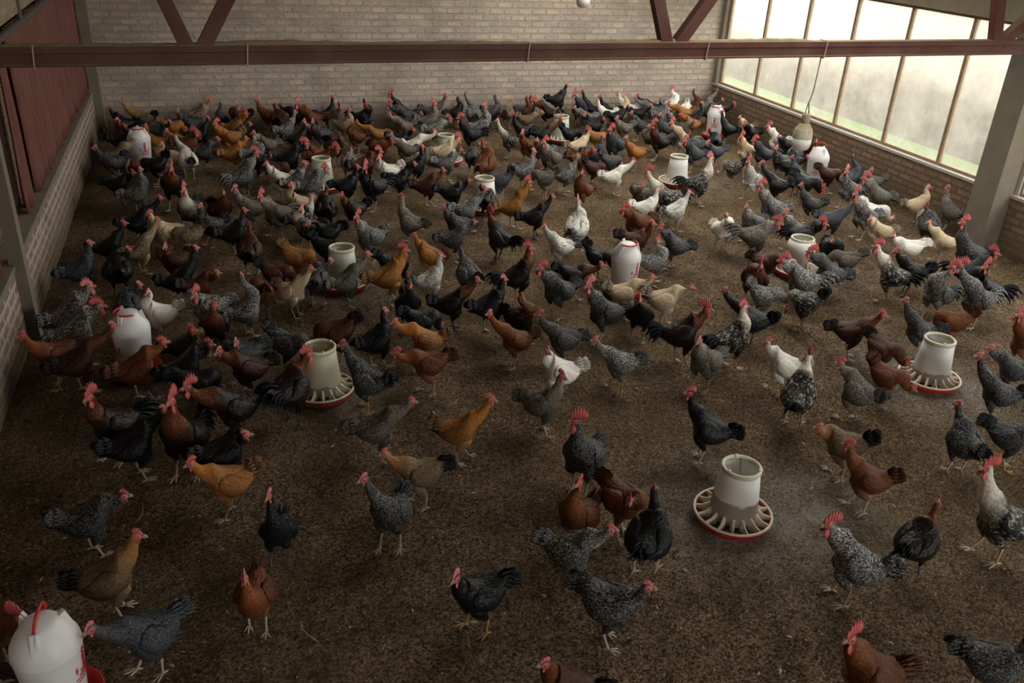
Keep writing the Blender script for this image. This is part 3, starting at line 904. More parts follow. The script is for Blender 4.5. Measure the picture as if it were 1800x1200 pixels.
# ---- build them
for bi, b in enumerate(BIRDS):
    s = b['s']; rz = b['rz']; g = b['g']; z0 = PERCH_Z if b['F'] else 0.0
    ca, sa = math.cos(rz), math.sin(rz)
    # default head, then the point of the picture ray nearest to it
    dflt = np.array([.255, 0, .10]) if b['P'] else np.array([.135, 0, .435 if not b['R'] else .455])
    if b['L']: dflt = np.array([.175, 0, .39])
    o = np.array([0, 0, CAM_H]); r = ray(*b['hp'])
    W = np.array([g[0] + (ca * dflt[0]) * s * NAR, g[1] + (sa * dflt[0]) * s * NAR, z0 + dflt[2] * s])
    t = (W - o) @ r; Q = o + r * t
    ql = np.array([(Q[0] - g[0]) * ca + (Q[1] - g[1]) * sa, -(Q[0] - g[0]) * sa + (Q[1] - g[1]) * ca, Q[2] - z0]) / np.array([s * NAR, s * NAR, s])
    if not b['P'] and np.linalg.norm(ql - dflt) > .16: ql = dflt + (ql - dflt) * .16 / np.linalg.norm(ql - dflt)
    if b['P'] and np.linalg.norm(ql - dflt) > .12: ql = dflt + (ql - dflt) * .12 / np.linalg.norm(ql - dflt)
    # keep the neck a neck
    tilt = -.06 if b['P'] else (.44 if b['U'] else .08 if b['L'] else .28) + random.uniform(-.05, .06)
    if b['R'] and not b['P']: tilt += .09
    ct_, st_ = math.cos(tilt), math.sin(tilt); nb = np.array([-.01 + .108 * ct_ - .095 * st_, 0, .19 + .108 * st_ + .095 * ct_]); v = ql - nb
    v[0] = max(v[0], -.02); v[1] = max(-.11, min(.11, v[1]))
    ln = np.linalg.norm(v); lo, hi = (.13, .27) if b['P'] else (.115, .215)
    if ln < 1e-6: v = np.array([.04, 0, .13]); ln = np.linalg.norm(v)
    v *= min(hi, max(lo, ln)) / ln
    if not b['P'] and v[2] < .045: v[2] = .045
    Hd = nb + v
    if b['P']: Hd[2] = max(Hd[2], .062)
    if b['look'] is not None: yaw = math.atan2(math.sin(math.radians(b['look'] - b['h2'])), math.cos(math.radians(b['look'] - b['h2'])))
    else: yaw = math.atan2(v[1], max(.05, v[0])) * .5 + random.uniform(-.35, .35)
    yaw = max(-1.9, min(1.9, yaw))
    hp = -.95 if b['P'] and Hd[2] < .17 else (-.4 if b['P'] else random.uniform(-.12, .10))
    plump = random.uniform(.93, 1.08)
    depth = math.hypot(g[0], g[1])
    me, hm, tl = chicken_body(Hd, yaw, hp, b['R'], plump, tilt, 24 if depth < 6 else 16)
    mat = FM[b['k']]
    root = bpy.data.objects.new('rooster' if b['R'] else 'hen', me); COL.objects.link(root)
    me.materials.append(mat); me.materials.append(EYE)
    root.location = (g[0], g[1], z0); root.rotation_euler = (0, 0, rz); root.scale = (s * NAR, s * NAR, s)
    tag(root, b['label'], 'chicken', 'roosters of the flock' if b['R'] else 'hens of the flock')
    T = Matrix.Translation((-.01, 0, .19)) @ Matrix.Rotation(-tilt, 4, 'Y') @ Matrix.Translation((.01, 0, -.19))
    SP = Matrix.Diagonal((1, plump, 1, 1))
    for sd in (-1, 1): part('wing', WINGS[sd], root, [mat], T @ SP)
    tk = 'rooster' if b['R'] and not b['P'] and (b['k'] in 'bcn' or random.random() < .25) else 'high' if b['T'] else 'low' if b['L'] else random.choice(['mid', 'mid', 'high', 'low', 'high'] if not b['U'] else ['mid', 'high', 'mid', 'high'])
    part('tail', TAILS[tk], root, [mat], T)
    st_ = random.choice([0, .12, .22, -.18]); skin = SHANK_D if b['k'] in 'bck' and random.random() < .35 else SHANK_Y if random.random() < .10 else SHANK
    if b['label'].startswith('barred hen with yellow legs'): skin = SHANK_Y
    for sd in (-1, 1):
        a = st_ * sd
        Lm = Matrix.Translation((0, 0, .2)) @ Matrix.Rotation(a, 4, 'Y') @ Matrix.Translation((0, 0, -.2)); Lm = Matrix.Translation((0, 0, -.2 * (1 - math.cos(a)) * .9)) @ Lm
        part('leg', LEGS[sd], root, [mat, skin], Lm)
    pale = b['k'] in 'kgy' and not b['R'] and random.random() < .5
    ci = 2 if b['R'] else (0 if pale else random.choice([0, 0, 1]))
    cm = COMB_RED if (b['R'] and random.random() < .75) or (not pale and random.random() < .4) else COMB_PINK
    hm = hm @ Matrix.Diagonal((1.2, 1.2, 1.1, 1))
    lean = Matrix.Rotation(random.uniform(-.15, .15), 4, 'X')
    part('comb', COMBS[ci], root, [cm], hm @ lean); part('beak', BEAKM, root, [BEAK], hm)
    for sd in (-1, 1): part('wattle', WATTLES[ci], root, [cm], hm @ Matrix.Translation((0, sd * .009, 0)) @ Matrix.Rotation(sd * .25, 4, 'X'))

# ------------------------------------------------------------------ materials of the room
LITTER = litter_mat()
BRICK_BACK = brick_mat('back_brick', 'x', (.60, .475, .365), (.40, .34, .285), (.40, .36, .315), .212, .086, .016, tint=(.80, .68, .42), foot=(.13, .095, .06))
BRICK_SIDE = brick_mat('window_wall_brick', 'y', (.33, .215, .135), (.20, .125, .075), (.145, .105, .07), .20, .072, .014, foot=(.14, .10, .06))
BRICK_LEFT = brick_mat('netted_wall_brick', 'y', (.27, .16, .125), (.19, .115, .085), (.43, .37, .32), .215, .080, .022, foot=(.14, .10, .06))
BRICK_YARD = brick_mat('yard_brick', 'y', (.38, .28, .17), (.28, .20, .11), (.30, .26, .18), .23, .075, .012)
CONCRETE = plain('concrete', (.20, .172, .13), .9, 6, .3)
CONC_DUST = plain('dusty_concrete', (.34, .30, .215), .9, 5, .3)
PLASTER = plain('sill_plaster', (.46, .43, .385), .9, 12, .2)
WOOD = plain('weathered_frame_wood', (.31, .215, .13), .75, 20, .4)
STEEL_DARK = plain('dark_pipe', (.09, .075, .065), .6, 25, .3)
def truss_mat():
    M = N('red_oxide_steel'); P = M.coord(); g = M.n('NewGeometry'); sp = M.n('SeparateXYZ'); M.l(g.outputs['Normal'], sp.inputs[0])
    n1 = M.noise(P, 8, 5); 
    col = M.mix(n1, (.072, .019, .011), (.125, .036, .021))
    dust = M.math('MULTIPLY', M.ramp(sp.outputs[2], [(.55, 0.0), (.9, 1.0)]), M.ramp(n1, [(.2, .75), (.6, 1.0)]))
    sm = M.math('MULTIPLY', M.ramp(M.noise(P, 3, 5), [(.45, 0.0), (.75, .35)]), 1.0)
    col = M.mix(sm, col, (.20, .13, .10)); col = M.mix(dust, col, (.235, .19, .115))
    return M.done(M.bsdf(col, .65, n1, .2, .005))
TRUSS = truss_mat()
def pane_mat():
    M = N('dirty_pane'); P = M.coord(); sp = M.n('SeparateXYZ'); M.l(P, sp.inputs[0])
    n = M.noise(P, 2.6, 6, .7); n2 = M.noise(P, 16, 5, .75); n3 = M.noise(M.mapping(P, (1, 1, .25)), 30, 3)
    d = M.math('ADD', M.math('MULTIPLY', n, .7), M.math('MULTIPLY', n2, .4))
    dirt = M.ramp(d, [(.40, .10), (.75, .42)])
    tr = M.n('BsdfTransparent'); M.setin(tr.inputs[0], (.93, .94, .92))
    tl = M.n('BsdfTranslucent'); M.l(M.mix(M.ramp(n2, [(.45, 0.0), (.75, 1.0)]), (.74, .69, .63), (.50, .41, .33)), tl.inputs[0])
    df = M.n('BsdfDiffuse'); M.setin(df.inputs[0], (.55, .52, .47))
    a = M.n('MixShader'); a.inputs[0].default_value = .25; M.l(tl.outputs[0], a.inputs[1]); M.l(df.outputs[0], a.inputs[2])
    mx = M.n('MixShader'); M.l(dirt, mx.inputs[0]); M.l(tr.outputs[0], mx.inputs[1]); M.l(a.outputs[0], mx.inputs[2])
    return M.done(mx)
PANE = pane_mat()
def net_mat():
    M = N('tan_netting'); P = M.coord()
    w1 = M.n('TexWave', wave_type='BANDS', bands_direction='DIAGONAL'); w1.inputs['Scale'].default_value = 9; w1.inputs['Distortion'].default_value = 1.0; M.l(P, w1.inputs['Vector'])
    w2 = M.n('TexWave', wave_type='BANDS', bands_direction='Z'); w2.inputs['Scale'].default_value = 10; w2.inputs['Distortion'].default_value = 1.0; M.l(P, w2.inputs['Vector'])
    k = M.math('MAXIMUM', w1.outputs[1], w2.outputs[1])
    f = M.ramp(k, [(.50, 0.06), (.80, 1.0)])
    c = M.mix(M.noise(P, 5, 4), (.24, .17, .115), (.34, .25, .18))
    d = M.bsdf(c, .9); t = M.n('BsdfTransparent'); mx = M.n('MixShader'); M.l(f, mx.inputs[0]); M.l(t.outputs[0], mx.inputs[1]); M.l(d.outputs[0], mx.inputs[2])
    return M.done(mx)
NET = net_mat()
def curtain_mat():
    M = N('red_tarp'); P = M.coord(); n = M.noise(P, 3, 5); n2 = M.noise(M.mapping(P, (1, 1, .15)), 14, 4)
    c = M.mix(n, (.21, .075, .058), (.36, .18, .14)); c = M.mix(M.ramp(n2, [(.5, 0.0), (.75, .4)]), c, (.09, .022, .018))
    d = M.bsdf(c, .8); t = M.n('BsdfTranslucent'); M.setin(t.inputs[0], (.45, .12, .09)); mx = M.n('MixShader'); mx.inputs[0].default_value = .4
    M.l(d.outputs[0], mx.inputs[1]); M.l(t.outputs[0], mx.inputs[2]); return M.done(mx)
CURTAIN = curtain_mat()
ROOFM = plain('roof_sheet', (.34, .31, .26), .8, 3, .2)
GRASS = plain('grass', (.12, .20, .06), .9, 9, .5)
def yard_wall_mat():
    M = N('yard_wall_plaster'); P = M.coord(); sp = M.n('SeparateXYZ'); M.l(P, sp.inputs[0]); n = M.noise(P, 1.6, 6, .65); n2 = M.noise(P, 8, 4)
    z = M.math('ADD', sp.outputs[2], M.math('MULTIPLY', M.math('SUBTRACT', n, .5), .9))
    c = M.ramp(z, [(.16, (.07, .056, .042)), (.60, (.14, .112, .087)), (1.0, (.36, .305, .265))])    # damp stain climbing the foot of the wall
    c = M.mix(M.ramp(n2, [(.5, 0.0), (.8, .35)]), c, (.22, .20, .18))
    return M.done(M.bsdf(c, .9))
YARD_WALL = yard_wall_mat()

S = lambda o: tag(o, kind='structure')
# ------------------------------------------------------------------ floor
def floor_mesh():
    st = .024
    xs = np.arange(ROOM_X0 - .15, ROOM_X1 + .16, st); ys = np.arange(.2, ROOM_Y1 + .1, st)
    X, Y = np.meshgrid(xs, ys, indexing='ij'); Z = np.zeros_like(X)
    def vn(sc, seed):
        r = np.random.default_rng(seed); nx, ny = int((xs[-1] - xs[0]) / sc) + 3, int((ys[-1] - ys[0]) / sc) + 3
        G = r.random((nx, ny)); u = (X - xs[0]) / sc; v = (Y - ys[0]) / sc
        i, j = u.astype(int), v.astype(int); a, b = u - i, v - j; a = a * a * (3 - 2 * a); b = b * b * (3 - 2 * b)
        return G[i, j] * (1 - a) * (1 - b) + G[i + 1, j] * a * (1 - b) + G[i, j + 1] * (1 - a) * b + G[i + 1, j + 1] * a * b
    Z = (vn(.9, 1) - .5) * .014 + (vn(.22, 2) - .5) * .012 + (vn(.085, 3) - .5) * .014 + (vn(.045, 4) - .5) * .012 - .012
    dust = np.zeros_like(X); darker = np.zeros_like(X)
    for (px, py, lab, nm, cr) in FEEDERS:
        p = at_height(px, py); d = np.hypot(X - p[0], Y - p[1]); dust = np.maximum(dust, np.exp(-(d / .42) ** 2) * (.95 if cr > .3 else .5))
    p = at_height(1425, 900); dust = np.maximum(dust, np.exp(-(np.hypot(X - p[0], (Y - p[1])) / .34) ** 2) * 1.0)
    dust = np.clip(dust * (.35 + 1.0 * vn(.14, 5)), 0, 1)
    darker = np.clip(np.exp(-((X - ROOM_X0) / 1.1)) * .9 + (vn(.7, 6) - .62) * 1.1, 0, 1)  # darker towards the netted wall, with random patches
    for (px, py, lab, nm, rt) in WATERERS:
        p = at_height(px, py); darker = np.maximum(darker, np.exp(-(np.hypot(X - p[0], Y - p[1]) / .4) ** 2) * .8)  # damp litter round each waterer
    nx, ny = X.shape; idx = np.arange(nx * ny).reshape(nx, ny)
    F = np.stack([idx[:-1, :-1], idx[1:, :-1], idx[1:, 1:], idx[:-1, 1:]], -1).reshape(-1, 4)
    me = bpy.data.meshes.new('floor'); me.vertices.add(nx * ny); me.vertices.foreach_set('co', np.stack([X, Y, Z], -1).astype(np.float32).ravel())
    me.loops.add(F.size); me.loops.foreach_set('vertex_index', F.ravel().astype(np.int32)); me.polygons.add(len(F))
    me.polygons.foreach_set('loop_start', np.arange(len(F), dtype=np.int32) * 4)
    me.polygons.foreach_set('use_smooth', np.ones(len(F), bool))
    for nm, A in (('dust', dust), ('darker', darker)):
        a = me.attributes.new(nm, 'FLOAT', 'POINT'); a.data.foreach_set('value', A.astype(np.float32).ravel())
    me.update(calc_edges=True); return me
S(link('floor', floor_mesh(), None, [LITTER]))
mb = MB(); mb.box(ROOM_X0 - .15, ROOM_X1 + .15, ROOM_Y0 - .1, .21, -.06, -.008); S(mb.build('floor_near', LITTER))

# ------------------------------------------------------------------ walls and roof
EAVE, RIDGE, XM = 2.75, 4.35, 3.15
def gable(y0, y1):
    mb = MB(); P = [(ROOM_X0 - .15, -.1), (ROOM_X1 + .15, -.1), (ROOM_X1 + .15, EAVE), (XM, RIDGE), (ROOM_X0 - .15, EAVE)]
    mb.loft([[(x, y0, z) for x, z in P], [(x, y1, z) for x, z in P]]); return mb
S(gable(ROOM_Y1, ROOM_Y1 + .2).build('wall_back', BRICK_BACK))
mb = MB(); mb.box(ROOM_X0 - .15, ROOM_X1 + .15, ROOM_Y0 - .2, ROOM_Y0, -.1, .9); S(mb.build('wall_front', BRICK_BACK))      # unseen front; opening above it added to light the shed from behind the viewer
mb = MB(); mb.box(ROOM_X0 - .15, 3.4, ROOM_Y0 - .2, ROOM_Y0, .9, 4.0); S(mb.build('wall_front_pier', BRICK_BACK))  # unseen pier narrowing the added front opening, holds light off the netted side
def roof_z(x): return EAVE + .01 + (RIDGE - EAVE + .01) * (1 - abs(x - XM) / (4.7))
def roof(xa, xb, y0, y1, t=.05):
    mb = MB(); mb.loft([[(x, y, roof_z(x) + u) for y, u in ((y0, 0), (y1, 0), (y1, t), (y0, t))] for x in (xa, xb)]); return mb
SKX0, SKX1, SKY0, SKY1 = 4.2, 6.0, 4.2, 12.3
S(roof(ROOM_X0 - .5, XM, ROOM_Y0 - .3, ROOM_Y1 + .3).build('ceiling', ROOFM))
S(roof(XM, SKX0, ROOM_Y0 - .3, ROOM_Y1 + .3).build('ceiling_ridge', ROOFM)); S(roof(SKX1, ROOM_X1 + .5, ROOM_Y0 - .3, ROOM_Y1 + .3).build('ceiling_eave', ROOFM))
S(roof(SKX0, SKX1, ROOM_Y0 - .3, SKY0).build('ceiling_near', ROOFM)); S(roof(SKX0, SKX1, SKY1, ROOM_Y1 + .3).build('ceiling_far', ROOFM))
def clear_mat():
    M = N('added_clear_sheet'); t = M.n('BsdfTransparent'); M.setin(t.inputs[0], (.86, .85, .82)); tl = M.n('BsdfTranslucent'); M.setin(tl.inputs[0], (.7, .7, .66))
    mx = M.n('MixShader'); mx.inputs[0].default_value = .2; M.l(t.outputs[0], mx.inputs[1]); M.l(tl.outputs[0], mx.inputs[2]); return M.done(mx)
S(roof(SKX0 + .002, SKX1 - .002, SKY0 + .002, SKY1 - .002, .006).build('ceiling_added_rooflight', clear_mat()))  # rooflight added out of view to brighten the shed
SILL, HEAD = .56, 2.16
mb = MB(); mb.box(ROOM_X1, ROOM_X1 + .17, ROOM_Y0, ROOM_Y1, -.1, SILL - .03); S(mb.build('wall_right', BRICK_SIDE))
mb = MB(); mb.box(ROOM_X1 - .012, ROOM_X1 + .20, ROOM_Y0, ROOM_Y1, SILL - .03, SILL); S(mb.build('trim_1', PLASTER))
mb = MB(); mb.box(ROOM_X1 - .02, ROOM_X1 + .17, ROOM_Y0, ROOM_Y1, HEAD, EAVE + .02); S(mb.build('wall_right_lintel', CONC_DUST))
mb = MB(); mb.box(ROOM_X1 - .22, ROOM_X1 + .02, 6.50, 6.80, -.1, EAVE); S(mb.build('pillar_right', CONCRETE))
mb = MB(); mb.box(ROOM_X1 - .012, ROOM_X1 + .14, ROOM_Y1 - .10, ROOM_Y1, SILL, EAVE); S(mb.build('trim_2', CONCRETE))
WXP = ROOM_X1 + .085
ys = [12.38, 11.41, 10.46, 9.51, 8.56, 7.63, 6.78]; n = 1
def bay(y1, y0, n):
    f = MB(); w = .042
    f.box(WXP - .025, WXP + .025, y1 - w / 2, y1 + w / 2, SILL, HEAD); f.box(WXP - .025, WXP + .025, y0 + w / 2, y1 - w / 2, SILL, SILL + .03); f.box(WXP - .025, WXP + .025, y0 + w / 2, y1 - w / 2, HEAD - .035, HEAD)
    o = S(f.build('window_%d' % n, WOOD))
    g = MB(); g.box(WXP - .003, WXP + .003, y0 + w / 2 + .002, y1 - w / 2 - .002, SILL + .031, HEAD - .036); p = g.build('pane', PANE, o)
for a, b_ in zip(ys[:-1], ys[1:]): bay(a, b_, n); n += 1
y = 6.46
mb = MB(); mb.box(WXP - .05, WXP + .03, 6.46, 6.56, SILL, HEAD); S(mb.build('trim_3', PLASTER))
while y > -4.9: bay(y, y - .955, n); n += 1; y -= .955
NEAR_Y = -4.9
# netted wall
LZ = .60
mb = MB(); mb.box(ROOM_X0 - .17, ROOM_X0, ROOM_Y0, ROOM_Y1, -.1, LZ - .05); S(mb.build('wall_left', BRICK_LEFT))
mb = MB(); mb.box(ROOM_X0 - .19, ROOM_X0 + .015, ROOM_Y0, ROOM_Y1, LZ - .05, LZ); S(mb.build('trim_4', CONCRETE))
mb = MB(); mb.box(ROOM_X0 - .17, ROOM_X0 - .02, ROOM_Y0, ROOM_Y1, 1.98, EAVE); S(mb.build('wall_left_upper', BRICK_YARD))
mb = MB(); mb.box(ROOM_X0 - .02, ROOM_X0 + .075, 6.34, 6.45, -.1, EAVE); S(mb.build('pillar_left', CONCRETE))
mb = MB(); mb.box(ROOM_X0 - .02, ROOM_X0 + .10, ROOM_Y1 - .14, ROOM_Y1, -.1, EAVE); S(mb.build('pillar_left_corner', CONCRETE))
mb = MB(); mb.tube([(ROOM_X0 - .03, ROOM_Y0, 1.90), (ROOM_X0 - .03, ROOM_Y1, 1.90)], .03, 10)
r_ = mb.build('netting_rail', STEEL_DARK); tag(r_, 'dark horizontal pipe carrying the netting along the netted wall', 'rail')
mb = MB(); mb.tube([(ROOM_X0 - .02, 8.55, 1.925), (ROOM_X0 - .02, 8.55, 2.74)], .022, 10); tag(mb.build('rail_post', STEEL_DARK), 'short dark upright pipe standing on the netting rail', 'post')
def wavy(name, y0, y1, z0, z1, x, amp, per, mat, seed, thick=.004):
    r = random.Random(seed); ny = int((y1 - y0) / .02); nz = 10; A = []
    ph = [r.uniform(0, 6) for _ in range(4)]
    for th in (0, thick):
        for i in range(ny + 1):
            yy = y0 + (y1 - y0) * i / ny
            for k in range(nz + 1):
                zz = z0 + (z1 - z0) * k / nz; w = amp * (.5 + .5 * (1 - k / nz)) * (math.sin(yy / per * 6.28 + ph[0] + .5 * math.sin(zz * 2 + ph[1])) + .5 * math.sin(yy / per * 11.3 + ph[2])) * .6
                A.append((x + w - th, yy + .02 * math.sin(zz * 3 + ph[3]), zz))
    mb = MB(); q = (ny + 1) * (nz + 1); fs = []
    for i in range(ny):
        for k in range(nz):
            a = i * (nz + 1) + k; b = a + nz + 1
            fs.append((a, b, b + 1, a + 1)); fs.append((q + a, q + a + 1, q + b + 1, q + b))
    for i in range(ny):
        for k in (0, nz): a = i * (nz + 1) + k; b = a + nz + 1; fs.append((a, q + a, q + b, b))
    for k in range(nz):
        for i in (0, ny): a = i * (nz + 1) + k; fs.append((a, a + 1, q + a + 1, q + a))
    mb.add(A, fs); me = mb.mesh(name, True); fix_normals(me); return link(name, me, None, [mat])
spans = [(11.0, 12.34, 'dark red tarp hanging in the back corner of the netted wall'), (9.75, 10.8, 'red tarp strip beside the back corner tarp of the netted wall'), (8.0, 9.6, 'red tarp hanging below the short rail post on the netted wall'), (7.45, 7.75, 'narrow red tarp strip on the netted wall beyond the concrete post'), (3.2, 6.2, 'red tarp hanging on the viewer side of the concrete post')]
for i, (a, b_, lab) in enumerate(spans):
    tag(wavy('red_tarp', a, b_, LZ + .01, 1.93, ROOM_X0 - .055, .05, .17, CURTAIN, i), lab, 'tarp', 'red tarps on the netted wall')
nt = wavy('netting', 6.47, 12.35, LZ, 1.88, ROOM_X0 - .135, .006, .9, NET, 9, .002); tag(nt, 'tan woven netting stretched over the low brick wall, post to back corner', 'netting')
nt = wavy('netting', .2, 6.31, LZ, 1.88, ROOM_X0 - .135, .006, .9, NET, 10, .002); tag(nt, 'tan woven netting on the viewer side of the concrete post', 'netting')
JUTE = plain('tan_jute', (.27, .20, .14), .95, 22, .35)
mb = MB(); mb.box(ROOM_X0 - .172, ROOM_X0 - .166, .2, 12.45, LZ - .02, 1.96); tag(mb.build('jute_sheet', JUTE), 'tan jute sheet closing the netted wall behind the red tarps', 'sheet')
mb = MB(); mb.box(-2.5, ROOM_X0 - .18, ROOM_Y0, ROOM_Y1 + 1, -.4, -.1); S(mb.build('ground_alley', LITTER))
mb = MB(); mb.box(-2.7, -2.5, ROOM_Y0, ROOM_Y1 + 1, -.4, 3.6); S(mb.build('wall_neighbour', BRICK_YARD))
# yard seen through the panes
mb = MB(); mb.box(ROOM_X1 + .18, 30, -12, 24, -.3, -.1); S(mb.build('ground_yard', GRASS))
mb = MB(); mb.box(10.5, 10.7, -12, 24, -.1, 2.0); S(mb.build('wall_yard', YARD_WALL))

# ------------------------------------------------------------------ roof truss
TY = 6.62
tr = empty('roof_truss', (3.15, TY, 1.85)); tag(tr, 'dark red steel roof truss with dusty bottom beam crossing the shed', 'truss')
def tpart(name, mb, mat=TRUSS):
    o = mb.build(name, mat, tr); o.matrix_parent_inverse = Matrix.Translation((-3.15, -TY, -1.85)); return o
zb = lambda x: 1.872 + (x - ROOM_X0) / 9.1 * .060
mb = MB()
prof = [(-.045, 0), (-.045, .012), (-.036, .016), (-.036, .080), (-.050, .086), (-.050, .128), (.045, .128), (.045, 0)]
mb.loft([[(x, TY + a, zb(x) + z * 1.02) for a, z in prof] for x in (ROOM_X0 + .13, 1.5, 4.5, ROOM_X1 - .20)]); tpart('bottom_chord', mb)
dv = MB(); rr = random.Random(3); prof2 = []
for i in range(121):
    x = ROOM_X0 + .14 + i * (5.05 - ROOM_X0 - .14) / 120; h = .016 + .012 * math.sin(x * 3.1) * math.sin(x * 1.3 + 1) + rr.uniform(-.004, .006)
    if i > 116: h *= (121 - i) / 5
    prof2.append([(x, TY - .048, zb(x) + .130), (x, TY - .034, zb(x) + .130 + h * .8), (x, TY, zb(x) + .130 + h), (x, TY + .03, zb(x) + .130 + h * .7), (x, TY + .043, zb(x) + .130)])
dv.loft(prof2); tpart('dust_layer', dv, plain('settled_dust', (.235, .185, .105), .95, 25, .35))
def chord_z(x): return EAVE - .10 + (RIDGE - EAVE) * (1 - abs(x - XM) / 4.7)
for a, b_ in ((ROOM_X0, XM), (XM, ROOM_X1)):
    mb = MB(); mb.bar((a, TY, chord_z(a)), (b_, TY, chord_z(b_)), .08, .11); tpart('top_chord', mb)
for (xa, za), (xb, zb2) in (((-.10, 1.99), (-.23, 2.36)), ((.0, 1.99), (.22, 2.36)), ((3.585, 2.02), (3.44, 2.42)), ((3.69, 2.02), (3.97, 2.42)), ((7.03, 2.03), (6.93, 2.42)), ((7.10, 2.03), (7.36, 2.25))):
    d = np.array([xb - xa, zb2 - za]); k = 1.0
    while za + d[1] * k < chord_z(xa + d[0] * k) - .02 and k < 8: k += .02
    mb = MB(); mb.bar((xa, TY, za), (xa + d[0] * k, TY, za + d[1] * k), .085, .095, up=(1, 0, 0)); tpart('web_member', mb)
TIE = plain('tie_wire', (.42, .38, .30), .7)
for i, (px, py) in enumerate(((62, 118), (435, 98), (929, 90), (1243, 90), (1451, 88))):
    p = at_depth(px, py, TY - .05); x = p[0]; mb = MB()
    z = zb(x); loop = [(x - .006, TY - .054, z - .004), (x, TY - .055, z + .07), (x + .006, TY - .054, z + .135), (x + .006, TY + .05, z + .136), (x, TY + .05, z - .005), (x - .006, TY - .054, z - .005)]
    mb.tube(loop, .0055, 6); t_ = tpart('tie_band', mb, TIE); t_['label'] = 'pale tie band'

# ------------------------------------------------------------------ hanging bulbs
GLASSW = plain('milky_bulb', (.72, .70, .66), .35, Subsurface_Weight=.2)
def heat_mat():
    M = N('stained_bulb_housing'); P = M.coord(); sp = M.n('SeparateXYZ'); M.l(P, sp.inputs[0])
    c = M.mix(M.ramp(M.math('ADD', sp.outputs[2], M.math('MULTIPLY', M.noise(P, 40, 4), .04)), [(.02, 0.0), (.10, 1.0)]), (.60, .55, .44), (.36, .29, .17)); return M.done(M.bsdf(c, .6))
HOUS = heat_mat(); SOCK = plain('dusty_socket', (.36, .30, .20), .8, 30, .3); CORD = plain('dusty_cord', (.30, .27, .21), .8, 30, .3)
def bulb(px, py, Y, ztop, sc, label, clabel):
    p = at_depth(px, py, Y); o = empty('hanging_bulb', tuple(p)); o.scale = (sc,) * 3; tag(o, label, 'bulb')
    mb = MB(); mb.lathe([(0.001, -.135), (.030, -.134), (.055, -.125), (.070, -.108), (.078, -.085), (.080, -.030)], 28); g = mb.build('diffuser', GLASSW, o, True)
    mb = MB(); mb.lathe([(.080, -.031), (.0815, -.02), (.080, .01), (.073, .040), (.058, .066), (.042, .086), (.036, .094), (.036, .10), (.001, .10)], 28)
    for q in np.arange(20) * PI / 10:
        mb.loft([[((r + .002) * math.cos(q + e), (r + .002) * math.sin(q + e), z) for e in (-.045, .045)] + [((r - .004) * math.cos(q + e), (r - .004) * math.sin(q + e), z) for e in (.045, -.045)] for r, z in ((.080, -.015), (.0795, .012), (.073, .040), (.058, .066), (.044, .085))])
    mb.build('heat_sink', HOUS, o, False)
    mb = MB(); mb.lathe([(.001, .098), (.034, .098), (.037, .105), (.033, .160), (.030, .172), (.001, .174)], 24); mb.build('socket', SOCK, o, True)
    L = (ztop - p[2]) / sc
    mb = MB(); mb.tube([(.018, 0, .17), (.014, .002, .21), (-.002, 0, .26), (.010, 0, .30), (.016, 0, .34), (.022, 0, L * .6), (.03, 0, L)], .0055, 6)
    mb.tube([(-.016, 0, .17), (-.014, 0, .20), (-.002, .004, .258), (.010, .004, .30)], .0045, 6); mb.build('cord', CORD, o, True); return o
pb = at_depth(1451, 100, TY); 
bulb(1411, 236, TY - .02, 1.92, 1.08, 'big unlit bulb on a dusty cord hanging from the beam by window wall', None)
bulb(1026, -8, 9.5, 3.9, .95, 'white bulb hanging near the back wall, cut off by upper photo edge', None)

# ------------------------------------------------------------------ feeders
def tub_mat(name, c, crust):
    M = N(name); P = M.coord(); sp = M.n('SeparateXYZ'); M.l(P, sp.inputs[0]); n = M.noise(P, 9, 4)
    col = M.mix(M.noise(P, 25, 4), c, tuple(x * .88 for x in c))
    z = M.math('SUBTRACT', M.math('ADD', sp.outputs[2], M.math('MULTIPLY', n, .09)), .045)
    k = M.ramp(z, [(.03 + crust * .26, 1.0), (.042 + crust * .26, 0.0)])
    col = M.mix(M.math('MULTIPLY', k, .85 if crust > .2 else .35), col, (.27, .225, .16))
    p = M.bsdf(col, .42, Subsurface_Weight=.25, Subsurface_Radius=(.05, .05, .045)); return M.done(p)
RIM = plain('cream_rim', (.66, .62, .47), .45, 40, .15); TRAY = plain('red_tray', (.52, .030, .022), .42, 20, .3); TRAYO = plain('faded_orange_tray', (.42, .07, .03), .5, 20, .3)
FIN = plain('cream_divider', (.76, .71, .58), .5, 30, .15); WIRE = plain('feeder_wire', (.12, .11, .10), .4); FEED = plain('spilled_feed', (.15, .105, .06), .95, 120, .6)
tubs = {}
TUBM = {}
